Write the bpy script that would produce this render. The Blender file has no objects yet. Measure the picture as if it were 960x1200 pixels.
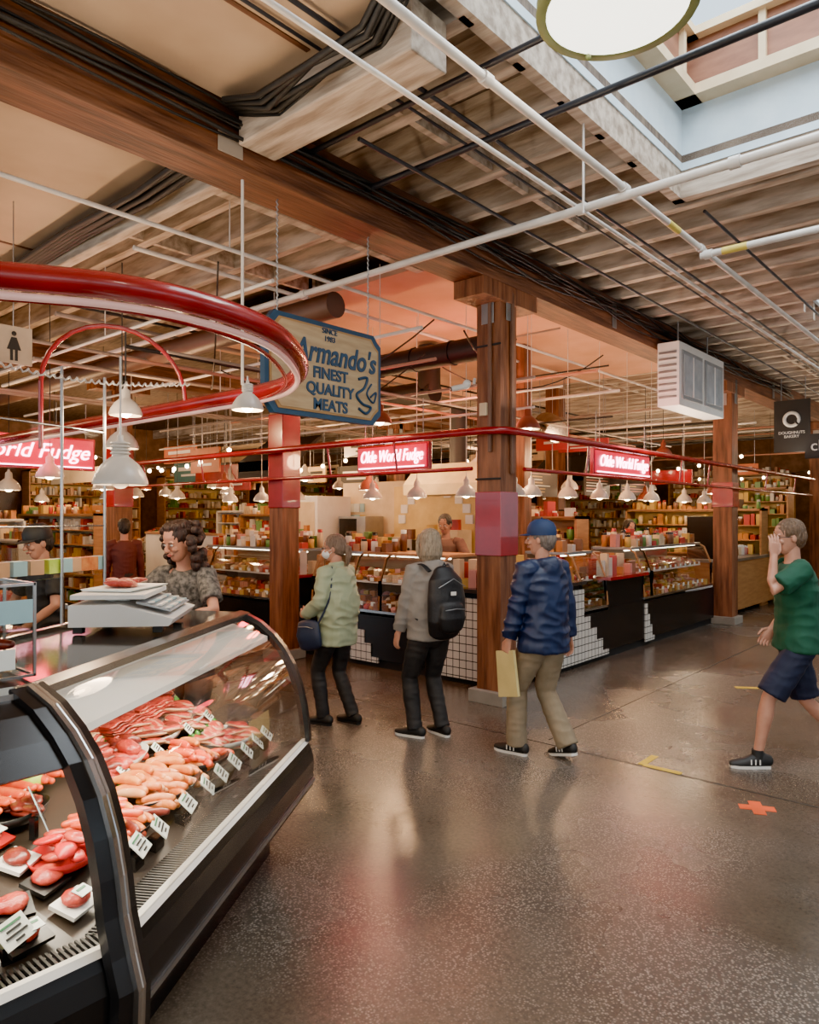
import bpy, math, random
from mathutils import Vector, Matrix, noise
random.seed(7)
scene = bpy.context.scene
V = Vector
pi = math.pi

# ------------------------------------------------------------------ materials
MATS = {}
def mat(name, col, rough=.5, metal=0., col2=None, vscale=5., stretch=(1,1,1), bump=0., bscale=30., emis=None, estr=0., contrast=(.35,.65), detail=4, coat=0.):
    if name in MATS: return MATS[name]
    m = bpy.data.materials.new(name); m.use_nodes = True
    nt = m.node_tree; N = nt.nodes; L = nt.links
    b = N['Principled BSDF']
    b.inputs['Roughness'].default_value = rough
    b.inputs['Metallic'].default_value = metal
    b.inputs['Coat Weight'].default_value = coat
    c4 = (*col, 1)
    b.inputs['Base Color'].default_value = c4
    tc = N.new('ShaderNodeTexCoord'); mp = N.new('ShaderNodeMapping')
    mp.inputs['Scale'].default_value = stretch
    L.new(tc.outputs['Object'], mp.inputs['Vector'])
    if col2 is None: col2 = tuple(c*.82 for c in col)
    nz = N.new('ShaderNodeTexNoise'); nz.inputs['Scale'].default_value = vscale; nz.inputs['Detail'].default_value = detail
    L.new(mp.outputs[0], nz.inputs['Vector'])
    rp = N.new('ShaderNodeValToRGB')
    rp.color_ramp.elements[0].position = contrast[0]; rp.color_ramp.elements[0].color = c4
    rp.color_ramp.elements[1].position = contrast[1]; rp.color_ramp.elements[1].color = (*col2, 1)
    L.new(nz.outputs['Fac'], rp.inputs['Fac']); L.new(rp.outputs['Color'], b.inputs['Base Color'])
    if bump > 0:
        n2 = N.new('ShaderNodeTexNoise'); n2.inputs['Scale'].default_value = bscale; n2.inputs['Detail'].default_value = 3
        L.new(mp.outputs[0], n2.inputs['Vector'])
        bp = N.new('ShaderNodeBump'); bp.inputs['Strength'].default_value = bump; bp.inputs['Distance'].default_value = .02
        L.new(n2.outputs['Fac'], bp.inputs['Height']); L.new(bp.outputs[0], b.inputs['Normal'])
    if emis:
        b.inputs['Emission Color'].default_value = (*emis, 1); b.inputs['Emission Strength'].default_value = estr
    MATS[name] = m
    return m

def glass_mat(name, tint=(.96,.98,.97), refl=.1, mul=.8):
    m = bpy.data.materials.new(name); m.use_nodes = True
    nt = m.node_tree; N = nt.nodes; L = nt.links; N.clear()
    o = N.new('ShaderNodeOutputMaterial'); mx = N.new('ShaderNodeMixShader')
    t = N.new('ShaderNodeBsdfTransparent'); t.inputs[0].default_value = (*tint, 1)
    g = N.new('ShaderNodeBsdfGlossy'); g.inputs['Roughness'].default_value = .03
    lw = N.new('ShaderNodeLayerWeight'); lw.inputs['Blend'].default_value = refl + .1
    mt = N.new('ShaderNodeMath'); mt.operation = 'MULTIPLY'; mt.inputs[1].default_value = mul
    L.new(lw.outputs['Fresnel'], mt.inputs[0]); L.new(mt.outputs[0], mx.inputs[0])
    L.new(t.outputs[0], mx.inputs[1]); L.new(g.outputs[0], mx.inputs[2]); L.new(mx.outputs[0], o.inputs[0])
    return m

def tile_mat(name):
    m = bpy.data.materials.new(name); m.use_nodes = True
    nt = m.node_tree; N = nt.nodes; L = nt.links; b = N['Principled BSDF']
    tc = N.new('ShaderNodeTexCoord'); sp = N.new('ShaderNodeSeparateXYZ'); ad = N.new('ShaderNodeMath'); cb = N.new('ShaderNodeCombineXYZ')
    L.new(tc.outputs['Object'], sp.inputs[0]); L.new(sp.outputs['X'], ad.inputs[0]); L.new(sp.outputs['Y'], ad.inputs[1])
    L.new(ad.outputs[0], cb.inputs[0]); L.new(sp.outputs['Z'], cb.inputs[1])
    br = N.new('ShaderNodeTexBrick'); br.offset = 0; br.inputs['Scale'].default_value = 1
    br.inputs['Brick Width'].default_value = .085; br.inputs['Row Height'].default_value = .085; br.inputs['Mortar Size'].default_value = .005
    br.inputs['Color1'].default_value = (.66,.64,.58,1); br.inputs['Color2'].default_value = (.6,.59,.54,1); br.inputs['Mortar'].default_value = (.05,.045,.04,1)
    L.new(cb.outputs[0], br.inputs['Vector']); L.new(br.outputs['Color'], b.inputs['Base Color']); b.inputs['Roughness'].default_value = .2
    return m

def floor_mat():
    m = bpy.data.materials.new('polished_concrete'); m.use_nodes = True
    nt = m.node_tree; N = nt.nodes; L = nt.links; b = N['Principled BSDF']
    tc = N.new('ShaderNodeTexCoord')
    def nz(s, d=5, r=.55):
        n = N.new('ShaderNodeTexNoise'); n.inputs['Scale'].default_value = s; n.inputs['Detail'].default_value = d; n.inputs['Roughness'].default_value = r
        L.new(tc.outputs['Object'], n.inputs['Vector']); return n
    def ramp(src, p0, c0, p1, c1):
        r = N.new('ShaderNodeValToRGB'); r.color_ramp.elements[0].position = p0; r.color_ramp.elements[0].color = (*c0,1)
        r.color_ramp.elements[1].position = p1; r.color_ramp.elements[1].color = (*c1,1); L.new(src, r.inputs['Fac']); return r
    big = nz(.7, 6, .6)
    base = ramp(big.outputs['Fac'], .35, (.082,.062,.045), .68, (.165,.135,.105))
    worn = nz(.55, 4, .6)
    wr = ramp(worn.outputs['Fac'], .45, (0,0,0), .6, (1,1,1))
    vo = N.new('ShaderNodeTexVoronoi'); vo.inputs['Scale'].default_value = 85; L.new(tc.outputs['Object'], vo.inputs['Vector'])
    sp = ramp(vo.outputs['Distance'], .1, (.42,.37,.32), .5, (.07,.058,.048))
    mx = N.new('ShaderNodeMix'); mx.data_type = 'RGBA'
    ml = N.new('ShaderNodeMath'); ml.operation = 'MULTIPLY'; ml.inputs[1].default_value = .8
    L.new(wr.outputs['Color'], ml.inputs[0]); L.new(ml.outputs[0], mx.inputs['Factor'])
    L.new(base.outputs['Color'], mx.inputs['A']); L.new(sp.outputs['Color'], mx.inputs['B'])
    fine = nz(45, 4, .7)
    f2 = ramp(fine.outputs['Fac'], .3, (.7,.7,.7), .7, (1.2,1.17,1.15))
    m2 = N.new('ShaderNodeMix'); m2.data_type = 'RGBA'; m2.blend_type = 'MULTIPLY'; m2.inputs['Factor'].default_value = 1
    L.new(mx.outputs['Result'], m2.inputs['A']); L.new(f2.outputs['Color'], m2.inputs['B'])
    L.new(m2.outputs['Result'], b.inputs['Base Color'])
    rr = ramp(worn.outputs['Fac'], .42, (.13,.13,.13), .62, (.33,.33,.33)); L.new(rr.outputs['Color'], b.inputs['Roughness'])
    bp = N.new('ShaderNodeBump'); bp.inputs['Strength'].default_value = .14; bp.inputs['Distance'].default_value = .01
    L.new(fine.outputs['Fac'], bp.inputs['Height']); L.new(bp.outputs[0], b.inputs['Normal'])
    b.inputs['Specular IOR Level'].default_value = .65
    return m

WOODV = mat('timber_vertical', (.1,.032,.013), .55, col2=(.26,.095,.04), vscale=3, stretch=(6,6,.6), bump=.4, bscale=8)
WOODY = mat('timber_along_y', (.07,.026,.012), .6, col2=(.18,.07,.032), vscale=3, stretch=(6,.6,6), bump=.4, bscale=8)
JOIST = mat('painted_joist', (.27,.205,.15), .75, col2=(.55,.46,.37), vscale=3, stretch=(.8,5,5), bump=.3, bscale=8)
DECK = mat('painted_decking', (.09,.065,.048), .8, col2=(.2,.15,.11), vscale=4, stretch=(1,6,1))
PLAST = mat('ceiling_plaster', (.58,.42,.28), .85, col2=(.46,.32,.21), vscale=1.2)
PLASTW = mat('red_lit_shop_plaster', (.6,.34,.22), .85, col2=(.5,.27,.16), vscale=1.2)  # ceiling plaster with the neon's red light mixed into its colour
WHITEP = mat('white_pipe_paint', (.66,.62,.57), .35, col2=(.54,.5,.46))
DARKP = mat('dark_pipe', (.02,.022,.03), .4)
BLACK = mat('black_enamel', (.01,.01,.011), .25)
BLACKM = mat('black_matte', (.015,.015,.015), .6)
RED = mat('red_enamel', (.33,.006,.012), .25, col2=(.25,.005,.009), coat=.4)
CHROME = mat('brushed_steel', (.6,.6,.6), .22, metal=1.)
STEEL = mat('dull_steel', (.4,.4,.4), .4, metal=1.)
WHITE = mat('white_laminate', (.76,.74,.7), .4, col2=(.7,.68,.64))
CREAM = mat('cream_wall', (.68,.54,.35), .6, col2=(.6,.46,.28))
YELLOWW = mat('yellow_wall', (.72,.53,.2), .6, col2=(.62,.43,.15))
WOODC = mat('light_wood', (.42,.2,.075), .45, col2=(.32,.14,.05), vscale=3, stretch=(1,1,8))
SKYW = mat('skylight_board', (.6,.72,.79), .6, col2=(.52,.64,.72))
REDW = mat('skylight_timber', (.26,.11,.06), .6, col2=(.19,.075,.04), vscale=4, stretch=(1,1,4))
GLASS = glass_mat('clear_glass', mul=.35)
GLASS2 = glass_mat('case_glass', (.97,.985,.975), .0, .5)
TILE = tile_mat('white_tile')
BULB = mat('lamp_bulb', (1,.9,.7), .5, emis=(1,.7,.38), estr=40)
BULBW = mat('tube_light', (1,1,1), .5, emis=(1,.86,.64), estr=8)
LAMPW = mat('lamp_enamel', (.66,.6,.52), .3)
LAMPB = mat('lamp_brown', (.3,.07,.04), .35)

# ------------------------------------------------------------------ mesh builder
class MB:
    def __init__(s):
        s.v=[]; s.f=[]; s.m=[]; s.sm=[]; s.mats=[]; s.M=Matrix()
    def mi(s, m):
        if m not in s.mats: s.mats.append(m)
        return s.mats.index(m)
    def add(s, vs, fs, m, smooth=False):
        o=len(s.v); i=s.mi(m)
        for p in vs: s.v.append(s.M @ V(p))
        for f in fs: s.f.append([o+k for k in f]); s.m.append(i); s.sm.append(smooth)
    def box(s, c, d, m, rz=0, R=None):
        hx,hy,hz=d[0]/2,d[1]/2,d[2]/2
        R = R or Matrix.Rotation(rz,4,'Z'); c=V(c)
        vs=[c+(R@V((x*hx,y*hy,z*hz))) for x in(-1,1) for y in(-1,1) for z in(-1,1)]
        s.add(vs,[(0,1,3,2),(4,6,7,5),(0,4,5,1),(2,3,7,6),(0,2,6,4),(1,5,7,3)],m)
    def bb(s, lo, hi, m):
        s.box([(a+b)/2 for a,b in zip(lo,hi)],[abs(b-a) for a,b in zip(lo,hi)],m)
    def prism(s, poly, x0, x1, m, k0=0, k1=0, smooth=False, caps=True):
        n=len(poly)
        vs=[(x0+k0*y,y,z) for y,z in poly]+[(x1+k1*y,y,z) for y,z in poly]
        fs=[(i,(i+1)%n,n+(i+1)%n,n+i) for i in range(n)]
        s.add(vs,fs,m,smooth)
        if caps: s.add(vs,[tuple(range(n))[::-1],tuple(range(n,2*n))],m)
    def sheet(s, line, x0, x1, m, k0=0, k1=0):
        n=len(line)
        vs=[(x0+k0*y,y,z) for y,z in line]+[(x1+k1*y,y,z) for y,z in line]
        s.add(vs,[(i,i+1,n+i+1,n+i) for i in range(n-1)],m,True)
    def ribbon(s, line, x0, x1, t, m, k0=0, k1=0):
        out=[]
        for i,(y,z) in enumerate(line):
            a=line[max(0,i-1)]; b=line[min(len(line)-1,i+1)]
            ty,tz=b[0]-a[0],b[1]-a[1]; l=math.hypot(ty,tz); out.append((y-tz/l*t,z+ty/l*t))
        s.prism(list(line)+out[::-1],x0,x1,m,k0,k1)
    def tube(s, pts, rad, m, n=12, ref=None, rnd=False, caps=True, smooth=True):
        pts=[V(p) for p in pts]
        if not isinstance(rad,(list,tuple)): rad=[rad]*len(pts)
        rad=[r if isinstance(r,(list,tuple)) else (r,r) for r in rad]
        T=[]
        for i in range(len(pts)):
            t=(pts[min(i+1,len(pts)-1)]-pts[max(0,i-1)]); T.append(t.normalized() if t.length>1e-9 else V((0,0,1)))
        rings=[]
        side=None
        for i,p in enumerate(pts):
            t=T[i]
            if ref is not None: sd=V(ref)
            elif side is None: sd=V((0,0,1)) if abs(t.z)<.9 else V((1,0,0))
            else: sd=side
            sd=(sd-t*sd.dot(t)); sd.normalize(); side=sd
            rings.append((p,sd,t.cross(sd),rad[i],t))
        if rnd:
            def capr(r0,sg):
                p,a,b,r,t=r0; q=min(r); o=[]
                for an in (25,50,70,84):
                    an=math.radians(an); o.append((p+t*sg*q*math.sin(an),a,b,(r[0]*math.cos(an),r[1]*math.cos(an)),t))
                return o
            rings=capr(rings[0],-1)[::-1]+rings+capr(rings[-1],1)
        vs=[]
        for p,a,b,r,t in rings:
            for k in range(n):
                an=2*pi*k/n; vs.append(p+a*(r[0]*math.cos(an))+b*(r[1]*math.sin(an)))
        fs=[]
        for i in range(len(rings)-1):
            for k in range(n): fs.append((i*n+k,i*n+(k+1)%n,(i+1)*n+(k+1)%n,(i+1)*n+k))
        s.add(vs,fs,m,smooth)
        if caps: s.add(vs,[tuple(range(n))[::-1],tuple(range(len(vs)-n,len(vs)))],m,smooth)
    def lathe(s, c, prof, m, n=20, smooth=True, sx=1, sy=1):
        vs=[]; c=V(c)
        for r,z in prof:
            for k in range(n):
                a=2*pi*k/n; vs.append(c+V((r*math.cos(a)*sx,r*math.sin(a)*sy,z)))
        fs=[(i*n+k,i*n+(k+1)%n,(i+1)*n+(k+1)%n,(i+1)*n+k) for i in range(len(prof)-1) for k in range(n)]
        s.add(vs,fs,m,smooth)
    def sph(s, c, r, m, n=12, R=None, nz=0., nf=10.):
        if not isinstance(r,(list,tuple)): r=(r,r,r)
        R=R or Matrix(); c=V(c); h=max(4,n*2//3); vs=[]
        for i in range(h+1):
            ph=pi*i/h
            for k in range(n):
                a=2*pi*k/n
                q=V((math.sin(ph)*math.cos(a)*r[0],math.sin(ph)*math.sin(a)*r[1],-math.cos(ph)*r[2]))
                if nz: q*=1+nz*noise.noise((c+q)*nf)
                vs.append(c+(R@q))
        fs=[(i*n+k,i*n+(k+1)%n,(i+1)*n+(k+1)%n,(i+1)*n+k) for i in range(h) for k in range(n)]
        s.add(vs,fs,m,True)
    def mesh(s, name):
        me=bpy.data.meshes.new(name); me.from_pydata([tuple(p) for p in s.v],[],s.f)
        for m in s.mats: me.materials.append(m)
        me.polygons.foreach_set('material_index',s.m); me.polygons.foreach_set('use_smooth',s.sm); me.update(); return me
    def obj(s, name, parent=None, bevel=0., recenter=True):
        if parent is None and recenter and s.v:
            lo=V([min(p[i] for p in s.v) for i in range(3)]); hi=V([max(p[i] for p in s.v) for i in range(3)])
            c=(lo+hi)/2; c.z=lo.z; s.v=[p-c for p in s.v]
        else: c=V((0,0,0))
        me=s.mesh(name); o=bpy.data.objects.new(name,me); scene.collection.objects.link(o); o.location=c
        if parent: o.parent=parent
        if bevel:
            b=o.modifiers.new('bevel','BEVEL'); b.width=bevel; b.segments=2; b.limit_method='ANGLE'; b.angle_limit=math.radians(50)
        return o

def text(body, size, M, m, parent, name, extr=.004, align='CENTER', bold=0., shear=0.):
    cu=bpy.data.curves.new(name,'FONT'); cu.body=body; cu.size=size; cu.extrude=extr; cu.align_x=align; cu.align_y='CENTER'; cu.offset=bold; cu.shear=shear
    o=bpy.data.objects.new(name,cu); scene.collection.objects.link(o)
    bpy.context.view_layer.update()
    me=bpy.data.meshes.new_from_object(o.evaluated_get(bpy.context.evaluated_depsgraph_get()))
    bpy.data.objects.remove(o)
    me.materials.clear(); me.materials.append(m)
    t=bpy.data.objects.new(name,me); scene.collection.objects.link(t)
    t.parent=parent
    bpy.context.view_layer.update()
    t.matrix_parent_inverse=parent.matrix_world.inverted(); t.matrix_world=M
    return t
def MX(p):   # text facing +X
    return Matrix.Translation(p)@Matrix(((0,0,1,0),(1,0,0,0),(0,1,0,0),(0,0,0,1)))
def MY(p):   # text facing -Y
    return Matrix.Translation(p)@Matrix(((1,0,0,0),(0,0,-1,0),(0,1,0,0),(0,0,0,1)))

def light(name, kind, loc, energy, col, size=.1, sy=None, rot=(0,0,0), spot=None):
    l=bpy.data.lights.new(name,kind); l.energy=energy; l.color=col
    if kind=='AREA':
        l.size=size
        if sy: l.shape='RECTANGLE'; l.size_y=sy
    else: l.shadow_soft_size=size
    if spot: l.spot_size=spot; l.spot_blend=.6
    o=bpy.data.objects.new(name,l); scene.collection.objects.link(o); o.location=loc; o.rotation_euler=rot; return o

# ------------------------------------------------------------------ camera / world
cd=bpy.data.cameras.new('camera'); cam=bpy.data.objects.new('camera',cd); scene.collection.objects.link(cam)
cam.location=(0,0,1.75); cam.rotation_euler=(math.radians(90),0,math.radians(41))
cd.sensor_fit='VERTICAL'; cd.sensor_height=24.; cd.sensor_width=24.; cd.lens=24.*850/1200.; cd.shift_y=5/1200.; cd.clip_start=.05
scene.camera=cam
w=bpy.data.worlds.new('World'); scene.world=w; w.use_nodes=True
bg=w.node_tree.nodes['Background']; bg.inputs[0].default_value=(.72,.87,1,1); bg.inputs[1].default_value=1.8
scene.view_settings.view_transform='AgX'
scene.view_settings.look='AgX - Punchy'
scene.view_settings.exposure=.9

# ------------------------------------------------------------------ room shell
b=MB(); b.bb((-22,-8,-.2),(7,26,0),floor_mat()); b.obj('floor')
WALLM=mat('wall_brown',(.26,.14,.08),.8,col2=(.17,.09,.05))
b=MB(); b.bb((-22,26,0),(7,26.2,4.6),WALLM); b.obj('wall_north')
b=MB(); b.bb((-22.2,-8,0),(-22,26,4.6),WALLM); b.obj('wall_west')
b=MB(); b.bb((7,-8,0),(7.2,26,1.0),CREAM); b.bb((7,-8,3.6),(7.2,26,4.6),CREAM)
for y in range(-8,27,4): b.bb((7,y-.25,1),(7.2,y+.25,3.6),CREAM)
b.obj('wall_east')
holes=[(-2.15,.9,2.1,5.78),(-2.15,.9,9.8,13.2)]
b=MB()
X0,X1=-2.15,.9; z0,z1=4.56,4.62
b.bb((-22,-8,z0),(X0,26,z1),DECK); b.bb((X1,-8,z0),(7,26,z1),DECK)
for a,c in ((-8,2.1),(5.78,9.8),(13.2,26)): b.bb((X0,a,z0),(X1,c,z1),DECK)
b.obj('ceiling')
b=MB(); b.bb((-3.72,-8,4.27),(6.99,2.1,4.284),PLAST); b.bb((-3.72,2.1,4.27),(-2.2,2.65,4.284),PLAST)
b.bb((-21.99,-8,4.27),(-4.08,2.9,4.284),PLAST)
for x in (-3.0,): b.bb((x,-8,4.262),(x+.03,2.6,4.27),WOODY)
for x in (-7.2,-10.4): b.bb((x,-8,4.262),(x+.03,2.85,4.27),WOODY)
b.obj('ceiling_plaster_panel')
b=MB(); b.bb((-9.2,5.45,4.2),(-4.08,12.0,4.27),PLASTW); b.obj('ceiling_plaster_panel')
b=MB(); y=2.95
while y<25.9:
    w_=.1+random.uniform(-.015,.015)
    if y<5.4 or y>12.1: b.bb((-21.99,y,4.285),(-4.0,y+w_,4.56),JOIST)
    inh=any(h[2]-.1<y<h[3] for h in holes)
    if inh: b.bb((-4.0,y,4.285),(-2.2,y+w_,4.56),JOIST); b.bb((.95,y,4.285),(6.99,y+w_,4.56),JOIST)
    else: b.bb((-4.0,y,4.285),(6.99,y+w_,4.56),JOIST)
    if y<5.6 or y>12: 
        for xx in (-6.3,-8.9,-3.1): b.bb((xx,y+w_,4.3),(xx+.05,y+.5,4.52),JOIST)
    y+=.5
b.bb((-2.24,2.65,4.285),(-2.16,5.88,4.56),JOIST); b.bb((-2.24,5.79,4.285),(6.99,5.88,4.56),JOIST)
b.obj('ceiling_joists')
b=MB(); b.bb((-3.7,2.66,4.02),(-2.3,2.94,4.284),JOIST); b.bb((-12,2.92,4.06),(-4.1,3.02,4.284),JOIST); b.bb((-4.6,3.05,4.12),(-4.5,5.4,4.284),JOIST); b.obj('ceiling_trimmer_beam',bevel=.01)
# skylights
for (xa,xb,ya,yb) in holes:
    b=MB(); t=.04; zb_=4.5
    for lo,hi,mm in (((xa-t,ya,zb_),(xa,yb,4.98),SKYW),((xb,ya,zb_),(xb+t,yb,4.98),SKYW),((xa-t,yb,zb_),(xb+t,yb+t,4.98),SKYW),((xa-t,ya-t,zb_),(xb+t,ya,4.98),SKYW)):
        b.bb(lo,hi,mm)
    i=.16
    for lo,hi in (((xa-.02,ya,4.98),(xa+i,yb,5.06)),((xb-i,ya,4.98),(xb+.02,yb,5.06)),((xa,yb-i,4.98),(xb,yb+.02,5.06)),((xa,ya-.02,4.98),(xb,ya+i,5.06))): b.bb(lo,hi,CREAM)
    for lo,hi in (((xa,ya,5.06),(xa+.08,yb,5.55)),((xb-.08,ya,5.06),(xb,yb,5.55)),((xa,yb-.08,5.06),(xb,yb,5.55)),((xa,ya,5.06),(xb,ya+.08,5.55))): b.bb(lo,hi,REDW)
    x=xa+.6
    while x<xb: b.bb((x,yb-.12,5.06),(x+.05,yb-.07,5.5),CREAM); x+=.75
    yy=ya+.4
    while yy<yb: b.bb((xa+.07,yy,5.06),(xa+.12,yy+.05,5.5),CREAM); yy+=.75
    b.bb((xa,yb-.16,5.44),(xb,yb-.02,5.5),CREAM); b.bb((xa+.02,ya,5.44),(xa+.16,yb,5.5),CREAM)
    for k in range(1,4):
        xx=xa+(xb-xa)*k/4; b.bb((xx-.03,ya,5.5),(xx+.03,yb,5.58),BLACKM)
    for k in range(1,3):
        yy=ya+(yb-ya)*k/3; b.bb((xa,yy-.02,5.51),(xb,yy+.02,5.57),BLACKM)
    b.obj('skylight_frame')
for x in (-3.9,-11.2,3.2):
    b=MB(); b.bb((x-.17,-8,3.9),(x+.17,26,4.28),WOODY)
    if x==-3.9:
        yy=-6.
        while yy<26:
            b.box((x+.18,yy+.6,4.08),(.012,.1,.3),STEEL); yy+=6.65
        b.box((x+.178,2.62,4.02),(.01,.18,.14),mat('painted_bracket',(.34,.28,.22),.6)); 
    b.obj('timber_beam',bevel=.012)
def post(x,y,w,segs,ztop=3.9,name='timber_post',base=True,cap=True):
    b=MB(); b.bb((x-w/2,y-w/2,0),(x+w/2,y+w/2,ztop),WOODV)
    for a,c in segs: b.bb((x-w/2-.012,y-w/2-.012,a),(x+w/2+.012,y+w/2+.012,c),RED)
    if base: b.bb((x-w/2-.06,y-w/2-.06,0),(x+w/2+.06,y+w/2+.06,.12),mat('concrete_block',(.3,.26,.21),.8))
    if cap:
        b.bb((x-.17,y-.45,ztop-.16),(x+.17,y+.45,ztop),WOODV)
        b.box((x+w/2+.015,y,ztop-.12),(.01,.12,.4),STEEL); b.box((x,y-w/2-.015,ztop-.2),(.14,.01,.3),STEEL)
    if (x,y)==(-3.9,5.75):
        g_=mat('brown_conduit',(.16,.08,.05),.5)
        b.box((x+.03,y-w/2-.02,3.1),(.035,.03,1.5),g_); b.box((x+w/2+.02,y+.03,3.0),(.03,.04,1.7),g_)
        b.box((x-.03,y-w/2-.03,2.75),(.08,.05,.12),CREAM)
        for zz in (3.35,2.1): b.box((x,y-w/2-.008,zz),(w+.02,.012,.02),BLACKM)
    return b.obj(name,bevel=.01)
post(-3.9,5.75,.27,[(1.38,1.98)])
post(-3.9,12.4,.3,[(1.9,2.3)])
post(-3.9,19.0,.3,[])
post(-7.05,5.75,.26,[(1.85,3.0)],ztop=4.19,cap=False)
post(-7.05,12.4,.28,[],ztop=4.19,cap=False)
post(-5.6,8.9,.2,[],ztop=4.19,cap=False)
post(-11.2,5.75,.3,[(1.9,2.9)]); post(-11.2,12.4,.3,[]); post(-11.2,19,.3,[]); post(-11.2,-1,.3,[])
post(3.2,12.4,.3,[]); post(3.2,5.75,.3,[])

# ------------------------------------------------------------------ pipes
def pipe(name,pts,r,m,rings=()):
    b=MB(); b.tube(pts,r,m,12)
    for p,ax in rings:
        p=V(p); a=V(ax); b.tube([p-a*.03,p+a*.03],r*1.35,m,12)
    return b.obj(name)
pipe('sprinkler_pipe',[(-1.96,-6,3.8),(-1.96,20,3.8)],.023,WHITEP,[((-1.96,4.3,3.8),(0,1,0)),((-1.96,5.65,3.8),(0,1,0)),((-1.96,2.8,3.8),(0,1,0))])
pipe('sprinkler_pipe',[(-2.34,-6,3.82),(-2.34,16,3.82)],.014,WHITEP)
pipe('sprinkler_pipe',[(-12,4.3,3.75),(6,4.3,3.75)],.027,WHITEP,[((-2.25,4.3,3.75),(1,0,0)),((-1.3,4.3,3.75),(1,0,0)),((-5,4.3,3.75),(1,0,0))])
pipe('sprinkler_pipe',[(-1.96,5.65,3.74),(6,5.65,3.74)],.026,WHITEP,[((-1.9,5.65,3.74),(1,0,0)),((-1.0,5.65,3.74),(1,0,0))])
pipe('yellow_pipe_marker',[(-1.8,5.65,3.74),(-1.62,5.65,3.74)],.0275,mat('pipe_yellow',(.7,.55,.1),.5))
pipe('yellow_pipe_marker',[(-1.96,5.0,3.8),(-1.96,5.2,3.8)],.0245,MATS['pipe_yellow'])
pipe('sprinkler_pipe',[(-4.7,-6,3.8),(-4.7,12,3.8)],.016,WHITEP)
pipe('conduit',[(-3.72,3.8,4.14),(6.9,3.8,4.14)],.022,DARKP)
pipe('conduit',[(-3.72,3.25,4.2),(6.9,3.25,4.2)],.018,DARKP)
pipe('conduit',[(-2.7,2.0,4.22),(-2.7,20,4.22)],.014,DARKP)
pipe('conduit',[(-2.9,2.0,4.24),(-2.9,20,4.24)],.01,DARKP)
pipe('conduit',[(-2.05,6,4.22),(-2.05,20,4.22)],.014,DARKP)
pipe('conduit',[(-3.2,3.2,4.1),(-3.2,22,4.1)],.014,DARKP)
pipe('conduit',[(-13,5.0,3.45),(-4.2,5.0,3.45)],.018,WHITEP)
pipe('conduit',[(-13,5.2,3.2),(-4.2,5.2,3.2)],.016,mat('pink_conduit',(.45,.2,.13),.5))
pipe('conduit',[(-13,3.4,3.5),(-4.3,3.4,3.5)],.015,WHITEP)
pipe('conduit',[(-5.6,3,3.95),(-5.6,12,3.95)],.02,WHITEP)
CONDM=[WHITEP,BLACKM,MATS['pink_conduit'],mat('grey_conduit2',(.3,.24,.2),.5)]
for k in range(20):
    z=random.uniform(2.85,3.95); r=random.uniform(.01,.026); m=random.choice(CONDM)
    if k%2: yy=random.uniform(6.6,12); pipe('conduit',[(-12,yy,z),(-4.2,yy,z)],r,m)
    else: xx=random.uniform(-9.5,-4.6); pipe('conduit',[(xx,3.2,z),(xx,14,z)],r,m)
for k in range(9):
    z=random.uniform(3.3,4.15); yy=12.8+k*1.2; pipe('conduit',[(-14,yy,z),(-4.2,yy,z)],.022,random.choice(CONDM))
for (x,y,z) in ((-8.3,6.3,3.2),(-7.6,5.2,3.2),(-6.3,5.0,3.45),(-9.4,5.0,3.45),(-5.6,6.6,3.95),(-8.7,3.4,3.5),(-6.9,3.4,3.5),(-4.7,3.3,3.8),(-6.2,8.0,2.9),(-5.1,7.9,2.9)):
    pipe('hanger_rod',[(x,y,4.19),(x,y,z)],.005,WHITEP)
pipe('hanger_rod',[(-3.85,2.8,3.9),(-3.85,2.8,2.59)],.01,WHITEP)
pipe('hanger_rod',[(-2.22,4.26,4.28),(-2.22,4.26,3.7)],.008,WHITEP)
b=MB(); b.tube([(-6.3,6.35,3.55),(-4.2,6.35,3.55)],.13,BLACKM,18)
for k in range(4): b.tube([(-6+k*.55,6.35,3.55),(-5.97+k*.55,6.35,3.55)],.14,BLACKM,18)
b.obj('ventilation_duct')
b=MB(); b.tube([(-9.9,7.9,3.5),(-6.4,7.9,3.5)],.16,BLACKM,18); b.tube([(-6.5,7.9,3.5),(-6.5,7.9,4.15)],.16,BLACKM,18); b.obj('ventilation_duct')
b=MB(); b.tube([(-13,4.6,3.7),(-4.9,4.6,3.7)],.12,mat('duct_brown',(.1,.05,.035),.5),18); b.obj('ventilation_duct')
b=MB(); pts=[];rad=[]
for k in range(60):
    t=k/59; pts.append((-5.6-1.0*math.sin(t*1.5),9.9+t*1.6,3.05+.25*math.sin(t*3))); rad.append(.17+.02*(k%2))
b.tube(pts,rad,CHROME,16); b.obj('flexible_duct')
b=MB()
for k in range(7):
    pts=[]
    for j in range(60):
        y=-2+j*.3; pts.append((-3.68+.03*math.sin(k*2+j*.7),y,4.2-.05*k*.5+.04*math.sin(j*.55+k*1.7)))
    b.tube(pts,.009+.004*(k%2),BLACKM,6)
b.obj('cable_bundle')
b=MB()
for k in range(6):
    pts=[(-3.62-.01*k,2.5+.03*k,4.2),(-3.3,2.5+.035*k,4.1-.02*(k%3)),(-2.9,2.48+.035*k,4.08+.03*(k%3)),(-2.5,2.52+.03*k,4.14-.03*(k%2)),(-2.28,2.45+.03*k,4.22)]
    b.tube(pts,.018,BLACKM,6)
for k in range(6):
    pts=[(-4.2,2.72+.035*k,4.2),(-5,2.68+.035*k,4.1+.03*(k%2)),(-6.2,2.72+.035*k,4.16),(-8,2.75+.03*k,4.12)]
    b.tube(pts,.024,BLACKM,6)
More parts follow.
